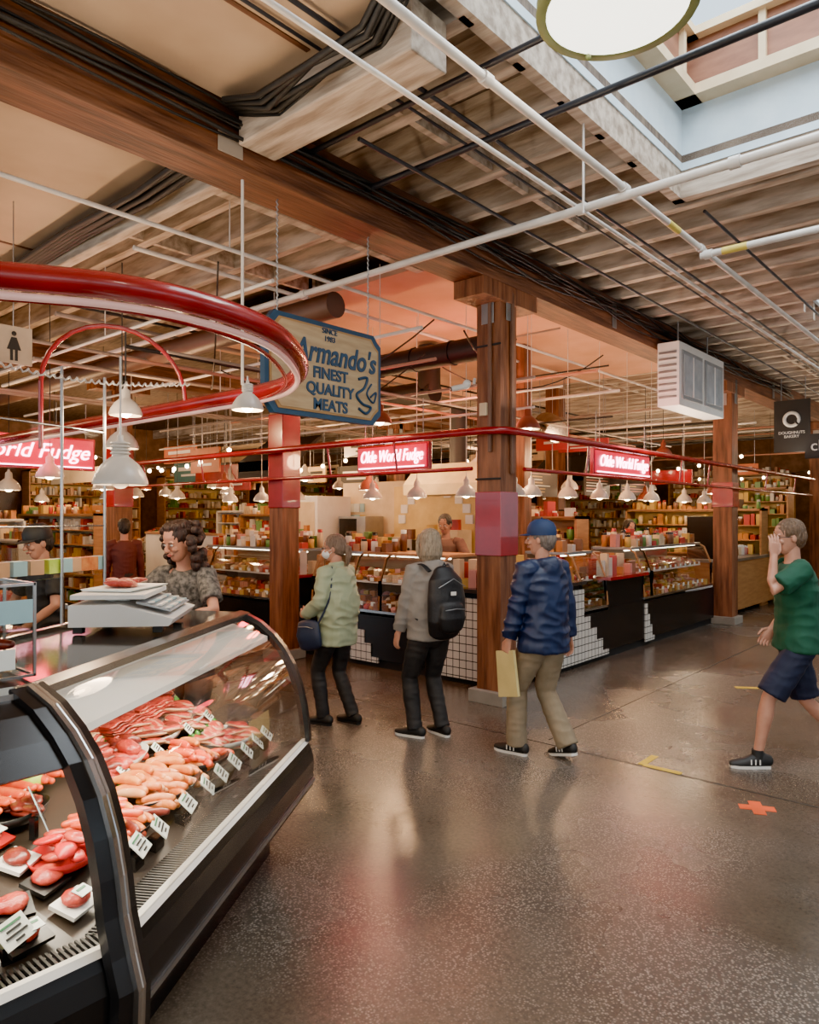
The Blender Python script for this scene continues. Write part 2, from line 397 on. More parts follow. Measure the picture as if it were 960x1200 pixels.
for (p0,p1,sag) in (((-7,4.8,3.4),(-4.3,5.3,3.6),.4),((-9,6.5,3.6),(-5,6.0,3.5),.5),((-6,7,3.9),(-4.4,9,3.9),.5),((-5,3.4,3.8),(-7.5,5,3.3),.35),((-4.1,5.5,3.5),(-4.8,7.5,3.9),.3)):
    p0=V(p0);p1=V(p1); b.tube([p0.lerp(p1,t/12)-V((0,0,sag*4*(t/12)*(1-t/12))) for t in range(13)],.009,BLACKM,6)
b.obj('loose_cables')

# ------------------------------------------------------------------ red rails
def smooth_path(P, n=8):
    P=[V(p) for p in P]; out=[]
    for i in range(len(P)-1):
        a=P[max(0,i-1)];b_=P[i];c=P[i+1];d=P[min(len(P)-1,i+2)]
        for k in range(n):
            t=k/n; out.append(.5*((2*b_)+(c-a)*t+(2*a-5*b_+4*c-d)*t*t+(3*b_-a-3*c+d)*t**3))
    out.append(P[-1]); return out
rail=[(-3.1,-3,2.56),(-3.05,-1,2.56),(-2.95,.3,2.56),(-2.68,.86,2.56),(-2.46,1.25,2.56),(-2.42,1.6,2.56),(-2.54,2.0,2.56),(-2.82,2.38,2.55),(-3.15,2.66,2.54),(-3.6,2.83,2.54),(-4.4,2.85,2.54),(-6,2.86,2.54),(-9,2.88,2.54)]
rp=smooth_path(rail,8)
b=MB(); b.tube(rp,.047,RED,16)
NEONP=mat('pale_trim',(.6,.4,.36),.3,emis=(1,.5,.42),estr=.3)
b.tube([p+V((-.02,0,-.062)) for p in rp],.014,NEONP,8)
b.tube([p+V((-.12,0.0,-.05)) for p in rp],.01,RED,8)
b.obj('red_overhead_rail')
b=MB(); b.tube([(-11,5.5,2.54),(-4.0,5.5,2.54),(-3.85,5.5,2.54),(-3.7,5.6,2.54),(-3.68,5.8,2.54),(-3.68,17.5,2.54)],.036,RED,14)
b.tube([(-11,5.56,2.2),(-4.05,5.56,2.2)],.02,RED,10); b.tube([(-3.72,5.95,2.2),(-3.72,17.5,2.2)],.02,RED,10)
for x in (-10,-8.5,-6,-5): b.tube([(x,5.5,2.54),(x,5.56,2.2)],.012,RED,8)
for y in (7.2,9.9,11,14,16): b.tube([(-3.68,y,2.54),(-3.72,y,2.2)],.012,RED,8)
b.obj('red_overhead_rail')
b=MB()
pts=[(-3.9, 2.0+.42*math.cos(a), 2.45+.36*math.sin(a)) for a in [pi*k/14 for k in range(15)]]
b.tube(pts,.013,RED,8); b.tube([(-3.9,1.58,2.45),(-3.9,1.58,2.1)],.013,RED,8)
b.obj('red_hoop_bracket')
b=MB(); pts=[]
for k in range(160):
    t=k/159; a=t*2*pi*45; pts.append((-3.2-t*.55+.01*math.cos(a),.45+t*1.9,2.52-.28*math.sin(t*pi)*.4+.01*math.sin(a)))
b.tube(pts,.005,WHITEP,6); b.obj('coiled_cable')

# ------------------------------------------------------------------ signs
SIGNW=mat('sign_cream_wood',(.5,.36,.2),.55,col2=(.4,.27,.14),vscale=4,stretch=(1,1,6))
BLUE=mat('sign_blue',(.012,.055,.12),.4)
GOLD=mat('sign_gold_edge',(.4,.22,.07),.4)
b=MB(); ya,yb,za,zb=3.0,4.12,2.45,3.14; c=.08
def octa(ya,yb,za,zb,c): return [(ya+c,za),(yb-c,za),(yb-c*.55,za+c*.55),(yb,za+c),(yb,zb-c),(yb-c*.55,zb-c*.55),(yb-c,zb),(ya+c,zb),(ya+c*.55,zb-c*.55),(ya,zb-c),(ya,za+c),(ya+c*.55,za+c*.55)]
b.prism(octa(ya,yb,za,zb,c),-3.93,-3.88,BLUE)
b.prism(octa(ya+.035,yb-.035,za+.035,zb-.035,c),-3.935,-3.872,GOLD)
b.prism(octa(ya+.05,yb-.05,za+.05,zb-.05,c),-3.94,-3.868,SIGNW)
for y in (3.12,4.0):
    z=3.14
    while z<3.88:
        b.tube([(-3.9,y+.008,z),(-3.9,y-.008,z+.02),(-3.9,y+.008,z+.04)],.005,STEEL,6); z+=.036
    b.tube([(-3.9,y,3.12),(-3.9,y,3.9)],.003,STEEL,5)
s=b.obj('hanging_shop_sign')
text('SINCE\n1983',.055,MX(V((-3.865,3.57,3.05))),BLUE,s,'lettering_since')
t_=text("Armando's",.2,MX(V((-3.865,3.64,2.91))),BLUE,s,'lettering_name',bold=.004,shear=.25)
k=.82/t_.dimensions.x; t_.matrix_world=t_.matrix_world@Matrix.Diagonal((k,1.1,1,1))
text('FINEST\nQUALITY\nMEATS',.112,MX(V((-3.865,3.58,2.655))),BLUE,s,'lettering_slogan',bold=.003)
b=MB(); b.tube(smooth_path([(-3.862,3.86,2.78),(-3.862,3.95,2.8),(-3.862,3.92,2.72),(-3.862,3.84,2.66),(-3.862,3.9,2.6),(-3.862,3.99,2.58),(-3.862,3.94,2.53),(-3.862,3.86,2.56)]),.011,BLUE,6)
b.tube(smooth_path([(-3.862,4.0,2.76),(-3.862,3.95,2.68),(-3.862,4.02,2.62),(-3.862,4.05,2.7),(-3.862,3.99,2.66)]),.008,BLUE,6)
o=b.obj('ornament',recenter=False); o.parent=s; bpy.context.view_layer.update(); o.matrix_parent_inverse=s.matrix_world.inverted()

PINKP=mat('neon_panel_pink',(.35,.003,.03),.4,emis=(1,.0,.055),estr=.75)
NEON=mat('neon_tube',(1,.6,.7),.4,emis=(1,.42,.55),estr=14)
def neon(face,x,y,z,wd,hg,body,name='neon_shop_sign'):
    b=MB()
    if face=='Y':
        b.box((x,y,z),(wd,.05,hg),RED); b.box((x,y-.03,z),(wd-.05,.02,hg-.05),PINKP)
        for q in(-1,1): b.tube([(x+q*(wd/2-.1),y,z+hg/2),(x+q*(wd/2-.1),y,z+.6)],.006,STEEL,6)
        b.tube([(x-wd/2+.05,y-.05,z-hg/2+.035),(x+wd/2-.05,y-.05,z-hg/2+.035)],.007,NEON,6)
        M=MY(V((x,y-.05,z+.01)))
    else:
        b.box((x,y,z),(.05,wd,hg),RED); b.box((x+.03,y,z),(.02,wd-.05,hg-.05),PINKP)
        for q in(-1,1): b.tube([(x,y+q*(wd/2-.1),z+hg/2),(x,y+q*(wd/2-.1),z+.6)],.006,STEEL,6)
        b.tube([(x+.05,y-wd/2+.05,z-hg/2+.035),(x+.05,y+wd/2-.05,z-hg/2+.035)],.007,NEON,6)
        M=MX(V((x+.05,y,z+.01)))
    s=b.obj(name,bevel=.01); t=text(body,hg*.62,M,NEON,s,'neon_lettering',.006,shear=.3)
    k=wd*.86/t.dimensions.x; t.matrix_world=t.matrix_world@Matrix.Diagonal((k,1,1,1))
neon('Y',-5.32,5.85,2.39,1.05,.29,'Olde World Fudge')
neon('X',-3.98,8.65,2.4,1.6,.31,'Olde World Fudge')
neon('X',-8.6,3.35,2.48,1.5,.38,'World Fudge')
DON=mat('donut_white',(.7,.7,.68),.5)
b=MB(); b.box((-3.42,14.6,3.4),(.6,.05,.95),BLACKM)
for x in(-3.6,-3.2): b.tube([(x,14.6,3.87),(x,14.6,4.28)],.01,STEEL,6)
pts=[(-3.42+.12*math.cos(a),14.56,3.52+.12*math.sin(a)) for a in [2*pi*k/24 for k in range(25)]]
b.tube(pts,.03,DON,8); b.tube([(-3.37,14.54,3.5),(-3.31,14.54,3.42)],.02,BLACKM,6); s=b.obj('hanging_cafe_sign')
text('DOUGHNUTS\nBAKERY',.07,MY(V((-3.42,14.56,3.24))),DON,s,'lettering')
b=MB(); b.box((-2.45,13.9,2.95),(1.2,.05,.42),BLACKM)
for x in(-2.8,-2.0): b.tube([(x,13.9,3.15),(x,13.9,4.28)],.01,STEEL,6)
s=b.obj('hanging_chocolate_sign'); text('chocolate',.26,MY(V((-2.45,13.86,2.95))),DON,s,'lettering')
b=MB(); b.box((-2.4,15.2,3.38),(1.,.05,.3),mat('sign_navy',(.03,.06,.14),.5))
for x in(-2.7,-2.0): b.tube([(x,15.2,3.5),(x,15.2,4.28)],.01,STEEL,6)
b.obj('hanging_blue_sign')
AWN=mat('awning_black',(.02,.018,.02),.7)
for (x,y,wd) in ((-9.6,6.9,1.3),(-7.9,12.9,2.4)):
    b=MB(); b.M=Matrix.Translation((x,y,0)); b.prism([(0,2.45),(0,2.6),(.6,3.0),(.62,2.98)],0,wd,AWN); b.prism([(0,2.35),(.01,2.35),(.01,2.6),(0,2.6)],0,wd,AWN); b.obj('stall_awning')
for y,fem in((1.95,0),(2.3,1)):
    b=MB(); b.box((-6.2,y,3.12),(.02,.28,.3),mat('sign_white',(.45,.36,.27),.5)); z=3.12
    b.tube([(-6.2,y,3.27),(-6.2,y,4.27)],.005,STEEL,5)
    b.sph((-6.185,y,z+.09),(.006,.02,.02),BLACKM,8)
    if fem: b.add([(-6.186,y-.02,z+.06),(-6.186,y+.02,z+.06),(-6.186,y+.055,z-.04),(-6.186,y-.055,z-.04)],[(0,1,2,3)],BLACKM)
    else: b.box((-6.187,y,z+.01),(.006,.06,.1),BLACKM)
    b.box((-6.187,y-.018,z-.08),(.006,.02,.09),BLACKM); b.box((-6.187,y+.018,z-.08),(.006,.02,.09),BLACKM)
    b.obj('restroom_sign')
b=MB(); b.bb((-3.7,9.1,3.15),(-3.42,10.8,3.96),WHITE)
for ya in (9.18,10.0):
    b.bb((-3.42,ya,3.24),(-3.405,ya+.72,3.86),mat('grey_trim',(.28,.29,.29),.4)); b.bb((-3.407,ya+.05,3.29),(-3.398,ya+.67,3.81),mat('frosted_pane',(.3,.34,.36),.15,col2=(.42,.45,.47)))
    b.bb((-3.4,ya+.34,3.29),(-3.39,ya+.37,3.81),WHITE)
for k in range(8): b.bb((-3.68,9.085,3.25+k*.08),(-3.45,9.1,3.28+k*.08),STEEL)
for y in(9.4,10.5): b.tube([(-3.55,y,3.96),(-3.55,y,4.28)],.012,STEEL,6)
b.obj('air_conditioner_unit',bevel=.01)
b=MB(); b.sph((-4.08,5.52,3.0),(.04,.04,.04),WHITE,12); b.tube([(-4.06,5.6,3.0),(-4.06,5.62,3.06)],.015,WHITE); b.tube([(-4.08,5.52,2.98),(-4.17,5.42,2.95)],.028,WHITE,12,rnd=True); b.tube([(-4.17,5.42,2.95),(-4.185,5.4,2.944)],.022,BLACK,12); b.obj('security_camera')
# small hanging stall signs deeper in the hall
SG=[mat('sign_a',(.55,.4,.2),.5),BLACKM,mat('sign_b',(.5,.12,.03),.5),mat('sign_c',(.08,.2,.2),.5),CREAM,mat('sign_d',(.4,.02,.03),.5),WHITE]
for k in range(26):
    x=random.uniform(-17,-5.2); y=random.uniform(9.8,20) if k%2 else random.uniform(6.9,12)
    if x>-9.5 and y<9.5: x-=6
    w_=random.uniform(.5,1.3); h=random.uniform(.2,.45); z=random.uniform(2.45,3.1); m=random.choice(SG)
    b=MB(); b.box((x,y,z),(w_,.04,h),m); b.box((x,y-.024,z+h*.12),(w_*.7,.006,h*.18),WHITE if m in(BLACKM,SG[2],SG[3],SG[5]) else BLACKM); b.box((x,y-.024,z-h*.18),(w_*.5,.006,h*.1),WHITE if m in(BLACKM,SG[2],SG[3],SG[5]) else BLACKM)
    for q in(-.4,.4): b.tube([(x+q*w_,y,z+h/2),(x+q*w_,y,4.2)],.006,STEEL,5)
    b.obj('hanging_stall_sign')
# strings of festoon bulbs in the far aisles
for (p0,p1) in (((-16,9,3.0),(-9,9.6,3.0)),((-9,14,3.1),(-4.5,16,3.1)),((-14,6.6,3.0),(-9.5,6.8,2.9)),((-3,17,3.1),(2,18,3.1)),((-16,12,3.1),(-8,12.2,3.1)),((-9,19,3.1),(-3,20,3.1))):
    p0=V(p0);p1=V(p1); b=MB(); P=[p0.lerp(p1,t/24)-V((0,0,.35*4*(t/24)*(1-t/24))) for t in range(25)]; b.tube(P,.006,BLACKM,5)
    for q in P[1:-1:2]: b.sph(q-V((0,0,.05)),.035,BULB,8)
    b.obj('festoon_lights')

# ------------------------------------------------------------------ lamps
def pendant(p,r,m,ztop,cordm=None,big=False,name='pendant_lamp',on=True):
    b=MB(); x,y,z=p
    k=r/.13
    prof=[(r,0),(r*1.0,.012*k),(r*.9,.05*k),(r*.68,.095*k),(r*.42,.125*k),(r*.3,.135*k),(r*.28,.2*k),(r*.12,.215*k),(r*.1,.24*k)]
    b.lathe(p,prof,m); b.lathe(p,[(q*.95,zz-.003) for q,zz in prof[:6]],LAMPW)
    if big:
        for i in range(4): b.lathe((x,y,z+.145*k+i*.016*k),[(r*.3,0),(r*.36,.004),(r*.36,.008),(r*.3,.012)],m)
    b.tube([(x,y,z+.23*k),(x,y,ztop)],.005,cordm or BLACKM,6)
    b.sph((x,y,z+.03*k),r*.4,BULB if on else LAMPW,12)
    return b.obj(name)
pendant((-3.26,1.68,1.9),.125,LAMPW,2.5,WHITEP,True,on=False)
pendant((-3.2,2.36,2.32),.085,LAMPW,2.5,WHITEP,True)
pendant((-4.3,2.25,2.38),.1,LAMPW,2.9)
pendant((-5.6,2.9,2.3),.13,LAMPW,3.8)
pendant((-5.0,5.3,2.68),.12,LAMPB,4.28,WHITEP); pendant((-4.3,6.95,2.72),.14,LAMPB,4.19,WHITEP)
pendant((-4.5,11.3,2.7),.14,LAMPB,4.19)
for x in (-9.6,-8.8,-8.0,-6.5,-5.75,-5.0,-4.35): pendant((x,6.75,1.98),.125,LAMPW,4.19,WHITEP)
for y in (7.6,8.5,9.4,10.3,11.2,12.6,13.6,14.6): pendant((-4.65,y,2.0),.13,LAMPW,4.19,WHITEP)
for x,y in ((-9.5,8.2),(-10.6,8.6),(-11.8,8.3),(-12.9,9),(-9.9,10.4),(-11.4,10.8),(-13.5,11.2),(-8.4,3.5),(-9.6,3.3),(-8.3,14.5),(-6.6,15.8),(-7.4,17.5),(-14,7.2),(-12.5,5.2),(-15,8.8),(-7.2,7.4),(-6.0,8.4),(-7.9,10.8),(-6.2,11.4),(-10.2,5.0),(-11.9,6.4),(-5.6,13.2),(-5.5,16.6),(-3.0,17.5),(-2.2,16.2),(-13.2,4.4),(-10.4,3.8),(-11.6,4.9),(-12.2,7.4),(-16,6.5),(-17,8.4),(-15.5,4.6),(-14.6,9.8),(-10.4,7.2),(-18,10),(-16.5,11.5),(-12.5,13),(-9.5,16),(-10.5,18),(-4.8,18.5),(-1.5,19)):
    pendant((x,y,2.15+random.uniform(-.1,.35)),.15,random.choice([LAMPW,LAMPW,LAMPB]),4.2)
WARM=(1,.57,.27); WARM2=(1,.72,.45)
for i,(x,y,z,e,c) in enumerate([(-3.2,2.36,2.27,14,WARM2),(-3.26,1.68,1.87,5,WARM2),(-4.4,1.6,2.3,36,WARM2),(-5,7.4,2.6,66,WARM),(-6.6,7.4,2.6,66,WARM),(-8.6,7.2,2.6,66,WARM),(-5.3,9.6,2.6,66,WARM),(-5.2,11.8,2.6,66,WARM),(-5.2,14.2,2.6,90,WARM2),
    (-10.5,8.6,2.9,130,WARM),(-12.8,10.5,2.9,160,WARM),(-9.2,12.8,2.9,130,WARM),(-8.0,4.6,2.9,55,WARM),(-7,17,2.9,150,WARM2),(-14,6,2.9,150,WARM),(-3.0,20,3.0,170,WARM2),(-11.5,4.2,2.8,100,WARM),(-17,9,2.9,170,WARM),(-9.5,1.8,2.8,60,WARM)]):
    light('stall_lamp_%02d'%i,'POINT',(x,y,z),e,c,.12)
for x,y in((-5.3,5.4),(-3.4,8.6),(-8.2,3.3)): light('neon_glow','POINT',(x,y,2.72),18,(1,.05,.07),.15)
light('red_ceiling_glow','POINT',(-5.6,7.2,3.3),38,(1,.16,.08),.2)  # added red glow for the shop plaster, no fixture at this spot
UP=(math.pi,0,0)
light('rail_ceiling_fill','AREA',(-3.45,8.5,2.75),42,(1,.82,.64),.12,6,rot=UP)  # rail fills: added upward lights to lift the dark ceiling, no fixtures there
light('rail_ceiling_fill','AREA',(-3.3,15,2.75),40,(1,.82,.64),.12,6,rot=UP)
light('rail_ceiling_fill','AREA',(-2.6,1.6,2.75),24,(1,.76,.52),.12,2.5,rot=UP)
light('rail_ceiling_fill','AREA',(-6.5,2.9,2.75),32,(1,.72,.46),4,.12,rot=UP)
light('aisle_ceiling_fill','AREA',(1.8,7,2.6),100,(1,.88,.74),.2,8,rot=UP)  # aisle fills: more added upward light for the ceiling, without any fixture
light('aisle_ceiling_fill','AREA',(1.8,-1,2.6),40,(1,.84,.66),.2,5,rot=UP)
b=MB(); p=(-1.43,3.06,4.02)
b.lathe(p,[(.33,.0),(.35,.01),(.355,.05),(.33,.1),(.2,.13),(.03,.15)],mat('lamp_green_rim',(.22,.26,.08),.4),40)
b.lathe(p,[(.0001,-.004),(.2,-.004),(.325,0.0)],mat('round_diffuser',(1,1,.9),.5,emis=(1,.97,.84),estr=3),40)
b.lathe(p,[(.312,-.006),(.35,-.014),(.358,.0)],MATS['lamp_green_rim'],40)
for a in (20,140,260,320):
    a=math.radians(a); b.sph((p[0]+.32*math.cos(a),p[1]+.32*math.sin(a),p[2]-.015),.016,MATS['lamp_green_rim'],8)
for a in (0,120,240):
    a=math.radians(a); b.tube([(p[0]+.2*math.cos(a),p[1]+.2*math.sin(a),p[2]+.12),(p[0],p[1],5.5)],.004,STEEL,5)
b.obj('round_ceiling_lamp')
light('round_lamp_light','AREA',(-1.43,3.06,3.98),18,(1,.93,.8),.5)
light('skylight_daylight','AREA',(-.62,3.94,6.1),300,(.88,.95,1),2.8,3.4)
light('skylight_daylight','AREA',(-.62,11.5,6.1),280,(.88,.95,1),2.8,3.2)
light('aisle_fill','AREA',(1.5,.5,4.1),45,(1,.85,.68),1.2,.4)  # added overhead fill for the aisles, no lamp bodies behind it
light('aisle_fill','AREA',(-5.5,.5,4.1),30,(1,.73,.48),1.2,.4)
light('aisle_fill','AREA',(1.5,9,4.1),60,(1,.9,.76),1.2,.4)
light('camera_side_fill','AREA',(2.0,-7.5,2.4),280,(1,.9,.78),7,3.6,rot=(math.radians(90),0,0))  # added fill from behind the camera, standing in for an unseen opening

# ------------------------------------------------------------------ meat cases
MEATR=mat('raw_beef',(.36,.02,.014),.3,col2=(.5,.07,.04),vscale=30,bump=.3,bscale=60)
MEATD=mat('dark_beef',(.1,.01,.008),.3,col2=(.24,.035,.02),vscale=22,bump=.3)
MARB=mat('marbled_meat',(.44,.045,.028),.3,col2=(.68,.33,.2),vscale=18,stretch=(1,3,1),bump=.2,contrast=(.5,.64))
FAT=mat('fat',(.62,.36,.2),.4)
SAUS=mat('sausage_orange',(.55,.13,.02),.3,col2=(.68,.25,.06),vscale=25,bump=.2,bscale=80)
SAUR=mat('sausage_red',(.6,.05,.012),.28,col2=(.72,.12,.035),vscale=25)
CHIX=mat('sausage_pale',(.62,.26,.1),.35,col2=(.68,.36,.18),vscale=14)
TRAYB=mat('tray_black',(.012,.012,.012),.3); TRAYR=mat('tray_red',(.55,.012,.012),.35)
CARD=mat('price_card',(.8,.83,.78),.5,col2=(.74,.8,.75)); CARDB=mat('blue_card',(.35,.55,.6),.5)
GREENT=mat('card_green',(.05,.22,.1),.5); LEAF=mat('parsley',(.05,.2,.03),.6,col2=(.1,.35,.05),vscale=30)
PLAS=mat('green_plastic_bag',(.4,.62,.04),.35,col2=(.65,.8,.15),bump=.3)
PROF=[(0,.6),(.006,.68),(.02,.78),(.042,.88),(.078,.98),(.125,1.065),(.18,1.13),(.25,1.19),(.34,1.235)]
PILL=[(-.04,.37),(-.045,.5),(-.02,.58)]+PROF[1:]
K=.294
CANOPY=mat('lit_canopy_white',(.8,.76,.7),.5,emis=(1,.84,.66),estr=.45)
def meatcase(origin,ang,L,k0,k1,name='curved_glass_meat_case'):
    M=Matrix.Translation(origin)@Matrix.Rotation(ang,4,'Z')
    b=MB(); b.M=M
    b.prism([(.2,0),(.2,.1),(.03,.33),(-.03,.37),(-.035,.5),(-.02,.56),(0,.6),(.03,.6),(.05,.56),(.9,.56),(.9,0)],0,L,BLACK,k0,k1)
    b.prism([(-.041,.395),(-.041,.412),(-.03,.412),(-.03,.395)],0,L,STEEL,k0,k1)
    b.prism([(-.012,.592),(.004,.608),(.03,.604),(.03,.596)],0,L,WHITE,k0,k1)
    b.prism([(.14,.565),(.84,.78),(.84,.56),(.14,.56)],.0,L,mat('case_deck',(.06,.045,.035),.3),k0,k1)
    n=int(L/.016)
    for i in range(n):
        x=.03+i*.016; b.prism([(.045,.575),(.045,.583),(.135,.583),(.135,.575)],x+k0*.09*(1-i/n)+k1*.09*(i/n),x+.007+k0*.09*(1-i/n)+k1*.09*(i/n),mat('grille_dark',(.08,.08,.08),.35,metal=.8))
    b.prism([(.84,.56),(.9,.56),(.9,1.25),(.84,1.25)],0,L,WHITE,k0,k1)
    b.prism([(.33,1.232),(.9,1.245),(.9,1.262),(.33,1.25)],0,L,mat('case_top',(.05,.045,.04),.1),k0,k1)
    b.prism([(.31,1.225),(.31,1.25),(.36,1.26),(.36,1.225)],0,L,CHROME,k0,k1)
    b.prism([(.88,1.24),(.88,1.28),(.91,1.28),(.91,1.24)],0,L,CHROME,k0,k1)
    b.prism([(.2,1.11),(.2,1.135),(.4,1.2),(.46,1.19),(.46,1.12),(.3,1.1)],.06,L-.04,CANOPY,k0,k1)
    b.prism([(.25,1.095),(.43,1.105),(.43,1.112),(.25,1.102)],.06,L-.06,BULBW,k0,k1)
    b.sheet(PROF,.02,L-.02,GLASS2,k0,k1)
    wdt=.04
    b.ribbon(PROF,-.0,wdt,.022,BLACK,k0,k0); b.ribbon(PROF,L-wdt,L,.022,BLACK,k1,k1)
    if k0: b.ribbon(PILL,-.02,.018,.036,CHROME,k0,k0); b.ribbon(PILL,.018,.055,.03,BLACK,k0,k0)
    if k1: b.ribbon(PILL,L-.06,L-.012,.03,BLACK,k1,k1); b.ribbon(PILL,L-.012,L+.004,.036,CHROME,k1,k1); b.ribbon(PROF[-4:],0,L,.012,BLACK,k0,k1)
    for x,k in((.012,k0),(L-.012,k1)):
        if k: continue
        poly=[(y,z) for y,z in PROF]+[(.84,1.235),(.84,.6)]
        vs=[(x+k*y,y,z) for y,z in poly]; b.add(vs,[tuple(range(len(vs)))],GLASS2)
        b.prism([(.3,1.215),(.3,1.24),(.86,1.25),(.86,1.22)],x-.012,x+.012,BLACK,k,k)
    o=b.obj(name); return M,o
C=V((-1.87,.96,0)); ang2=math.atan2(.84,-.542)
M2,_=meatcase(C,ang2,1.8,K,0)
M1,_=meatcase(C+V((0,-2.4,0)),pi/2,2.4,0,-K)
def zd(y): return .567+(y-.14)*.307
def tray(b,x,y,rx,ry,m):
    z=zd(y)+.035
    b.lathe((x,y,z),[(.0001,-.004),(.85,-.004),(1.,.022),(1.02,.022),(.87,-.012),(.0001,-.012)],m,24,sx=rx,sy=ry)
def saus(b,c,a,l,r,m,bend=.25,tilt=0):
    pts=[]
    for i in range(7):
        t=(i/6-.5); pts.append((c[0]+math.cos(a)*t*l-math.sin(a)*bend*l*(t*t*4-1)*.5,c[1]+math.sin(a)*t*l+math.cos(a)*bend*l*(t*t*4-1)*.5,c[2]+tilt*t))
    b.tube(pts,[r*.72,r*.95,r,r*1.03,r,r*.95,r*.72],m,10,rnd=True)
def steak(b,c,rx,ry,h,a,m,fat=True):
    R=Matrix.Rotation(a,4,'Z')@Matrix.Rotation(.25,4,'X')
    if fat: b.sph(V(c)-V((0,0,.003)),(rx*1.05,ry*1.07,h*.8),FAT,16,R,.45,18)
    b.sph(c,(rx,ry,h),m,16,R,.45,18)
def slab(b,c,l,w_,h,a,m,m2):
    n=10
    for k in range(int(h/.012)):
        pts=[(c[0]+math.cos(a)*(i/n-.5)*l-math.sin(a)*(k*.006),c[1]+math.sin(a)*(i/n-.5)*l+math.cos(a)*k*.006,c[2]+k*.012+.006*math.sin(i*1.3+k)) for i in range(n+1)]
        b.tube(pts,[(.006,w_/2)]*(n+1),m if k%2 else m2,8,ref=(0,0,1))
def tagrow(M,xs,y,name='price_tag_row',w_=.1,yaw=.3):
    b=MB(); b.M=M
    for x in xs:
        R=Matrix.Rotation(random.uniform(-.1,.1)+yaw,4,'Z')@Matrix.Rotation(math.radians(-45),4,'X')
        z=zd(y)+.08
        b.box((x,y,z),(w_,.004,w_*.72),CARD,R=R)
        for k,wd in enumerate((.7,.5,.75,.3)):
            b.box(V((x,y,z))+R@V((0,-.0035,w_*(.22-k*.15))),(w_*wd,.002,.006),GREENT if k==0 else BLACKM,R=R)
        b.box((x,y+.02,z-.06),(.06,.04,.05),BLACK)
    b.obj(name)
tagrow(M2,[.44,.58,.8,.98,1.12,1.27,1.42,1.56,1.69],.18)
tagrow(M2,[.85,1.12,1.42,1.65],.47,w_=.075)
def fill(M,name,x0,x1,y0,y1,n,fn,trays):
    b=MB(); b.M=M
    for t in trays: tray(b,*t)
    for i in range(n):
        x=random.uniform(x0,x1); y=random.uniform(y0,y1); fn(b,x,y,zd(y)+.04+random.random()*.045)
    b.obj(name)
fill(M2,'sausage_heap',.72,1.08,.25,.42,64,lambda b,x,y,z:saus(b,(x,y,z+random.random()*.02),random.uniform(1.2,2.0),.1,.018,SAUS if random.random()<.85 else CHIX,.25),[(.9,.34,.22,.13,TRAYB)])
fill(M2,'smoked_sausage_heap',1.14,1.34,.25,.42,30,lambda b,x,y,z:saus(b,(x,y,z),random.uniform(1.0,1.9),.1,.018,random.choice([SAUR,SAUS,MEATD]),.2),[(1.24,.34,.14,.13,TRAYB)])
fill(M2,'steak_tray',1.42,1.7,.25,.42,20,lambda b,x,y,z:steak(b,(x,y,z),.07,.042,.016,random.random()*3,random.choice([MARB,MEATR])),[(1.56,.34,.17,.13,WHITE)])
fill(M2,'smoked_sausage_heap',.42,.64,.24,.4,24,lambda b,x,y,z:saus(b,(x,y,z),random.uniform(1.0,2.2),.12,.016,random.choice([SAUR,SAUS,MEATD]),.15),[(.53,.32,.15,.12,TRAYB)])
fill(M2,'beef_cuts_tray',.8,1.12,.5,.66,20,lambda b,x,y,z:steak(b,(x,y,z),.06,.045,.028,random.random()*3,random.choice([MEATR,MEATD]),False),[(.97,.58,.19,.11,WHITE)])
fill(M2,'steak_tray',1.22,1.7,.5,.66,26,lambda b,x,y,z:steak(b,(x,y,z),.07,.045,.016,random.random()*3,random.choice([MARB,MEATR,MEATD])),[(1.33,.58,.16,.1,WHITE),(1.6,.58,.16,.1,WHITE)])
b=MB(); b.M=M2
for x,m,m2_ in((.9,MEATR,FAT),(1.2,MEATD,MEATR),(1.48,MARB,MEATR)): slab(b,(x,.68,zd(.68)+.06),.24,.11,.07,random.uniform(-.2,.2),m,m2_)
b.obj('bacon_slabs')
b=MB(); b.M=M2
for x in(.8,1.03,1.26,1.5,1.7):
    tray(b,x,.76,.11,.07,TRAYB)
    for i in range(5): steak(b,(x-.06+random.random()*.12,.76+random.uniform(-.03,.03),zd(.76)+.05+i*.01),.06,.04,.025,random.random()*3,random.choice([MEATD,MEATD,MEATR]),False)
    for i in range(4): b.sph((x-.09+i*.05,.7,zd(.7)+.05),.018,LEAF,6,None,.6,60)
for k in range(16): b.sph((.74+k*.062,.455,zd(.455)+.045),.017,LEAF,6,None,.6,60)
b.obj('roast_tray')
b=MB(); b.M=M2; b.bb((.7,.58,.945),(1.76,.83,.95),GLASS); b.bb((.7,.575,.94),(1.76,.582,.955),STEEL)
for x in(.82,1.08,1.34,1.6):
    b.lathe((x,.7,.958),[(.0001,0),(.9,0),(1,.02),(1.02,.02),(.9,-.006),(.0001,-.006)],TRAYB,20,sx=.11,sy=.09)
    for i in range(7): steak(b,(x+random.uniform(-.06,.06),.7+random.uniform(-.04,.04),.975+i*.005),.045,.032,.016,random.random()*3,random.choice([MEATD,MEATD,MEATR,SAUS,GREENT]),False)
b.obj('glass_shelf_with_meat_plates')
b=MB(); b.M=M2; tray(b,.5,.72,.2,.09,WHITE)
for i in range(11): saus(b,(.34+i*.034,.7,zd(.7)+.05+.014*(i%2)),1.45,.18,.017,SAUR,.08)
b.obj('red_sausage_row')
b=MB(); b.M=M2
b.box((.37,.5,zd(.5)+.11),(.19,.004,.1),CARDB,R=Matrix.Rotation(.75,4,'Z')@Matrix.Rotation(-.35,4,'X')); b.box((.37,.515,zd(.5)+.045),(.02,.02,.07),BLACK)
s=b.obj('notice_card')
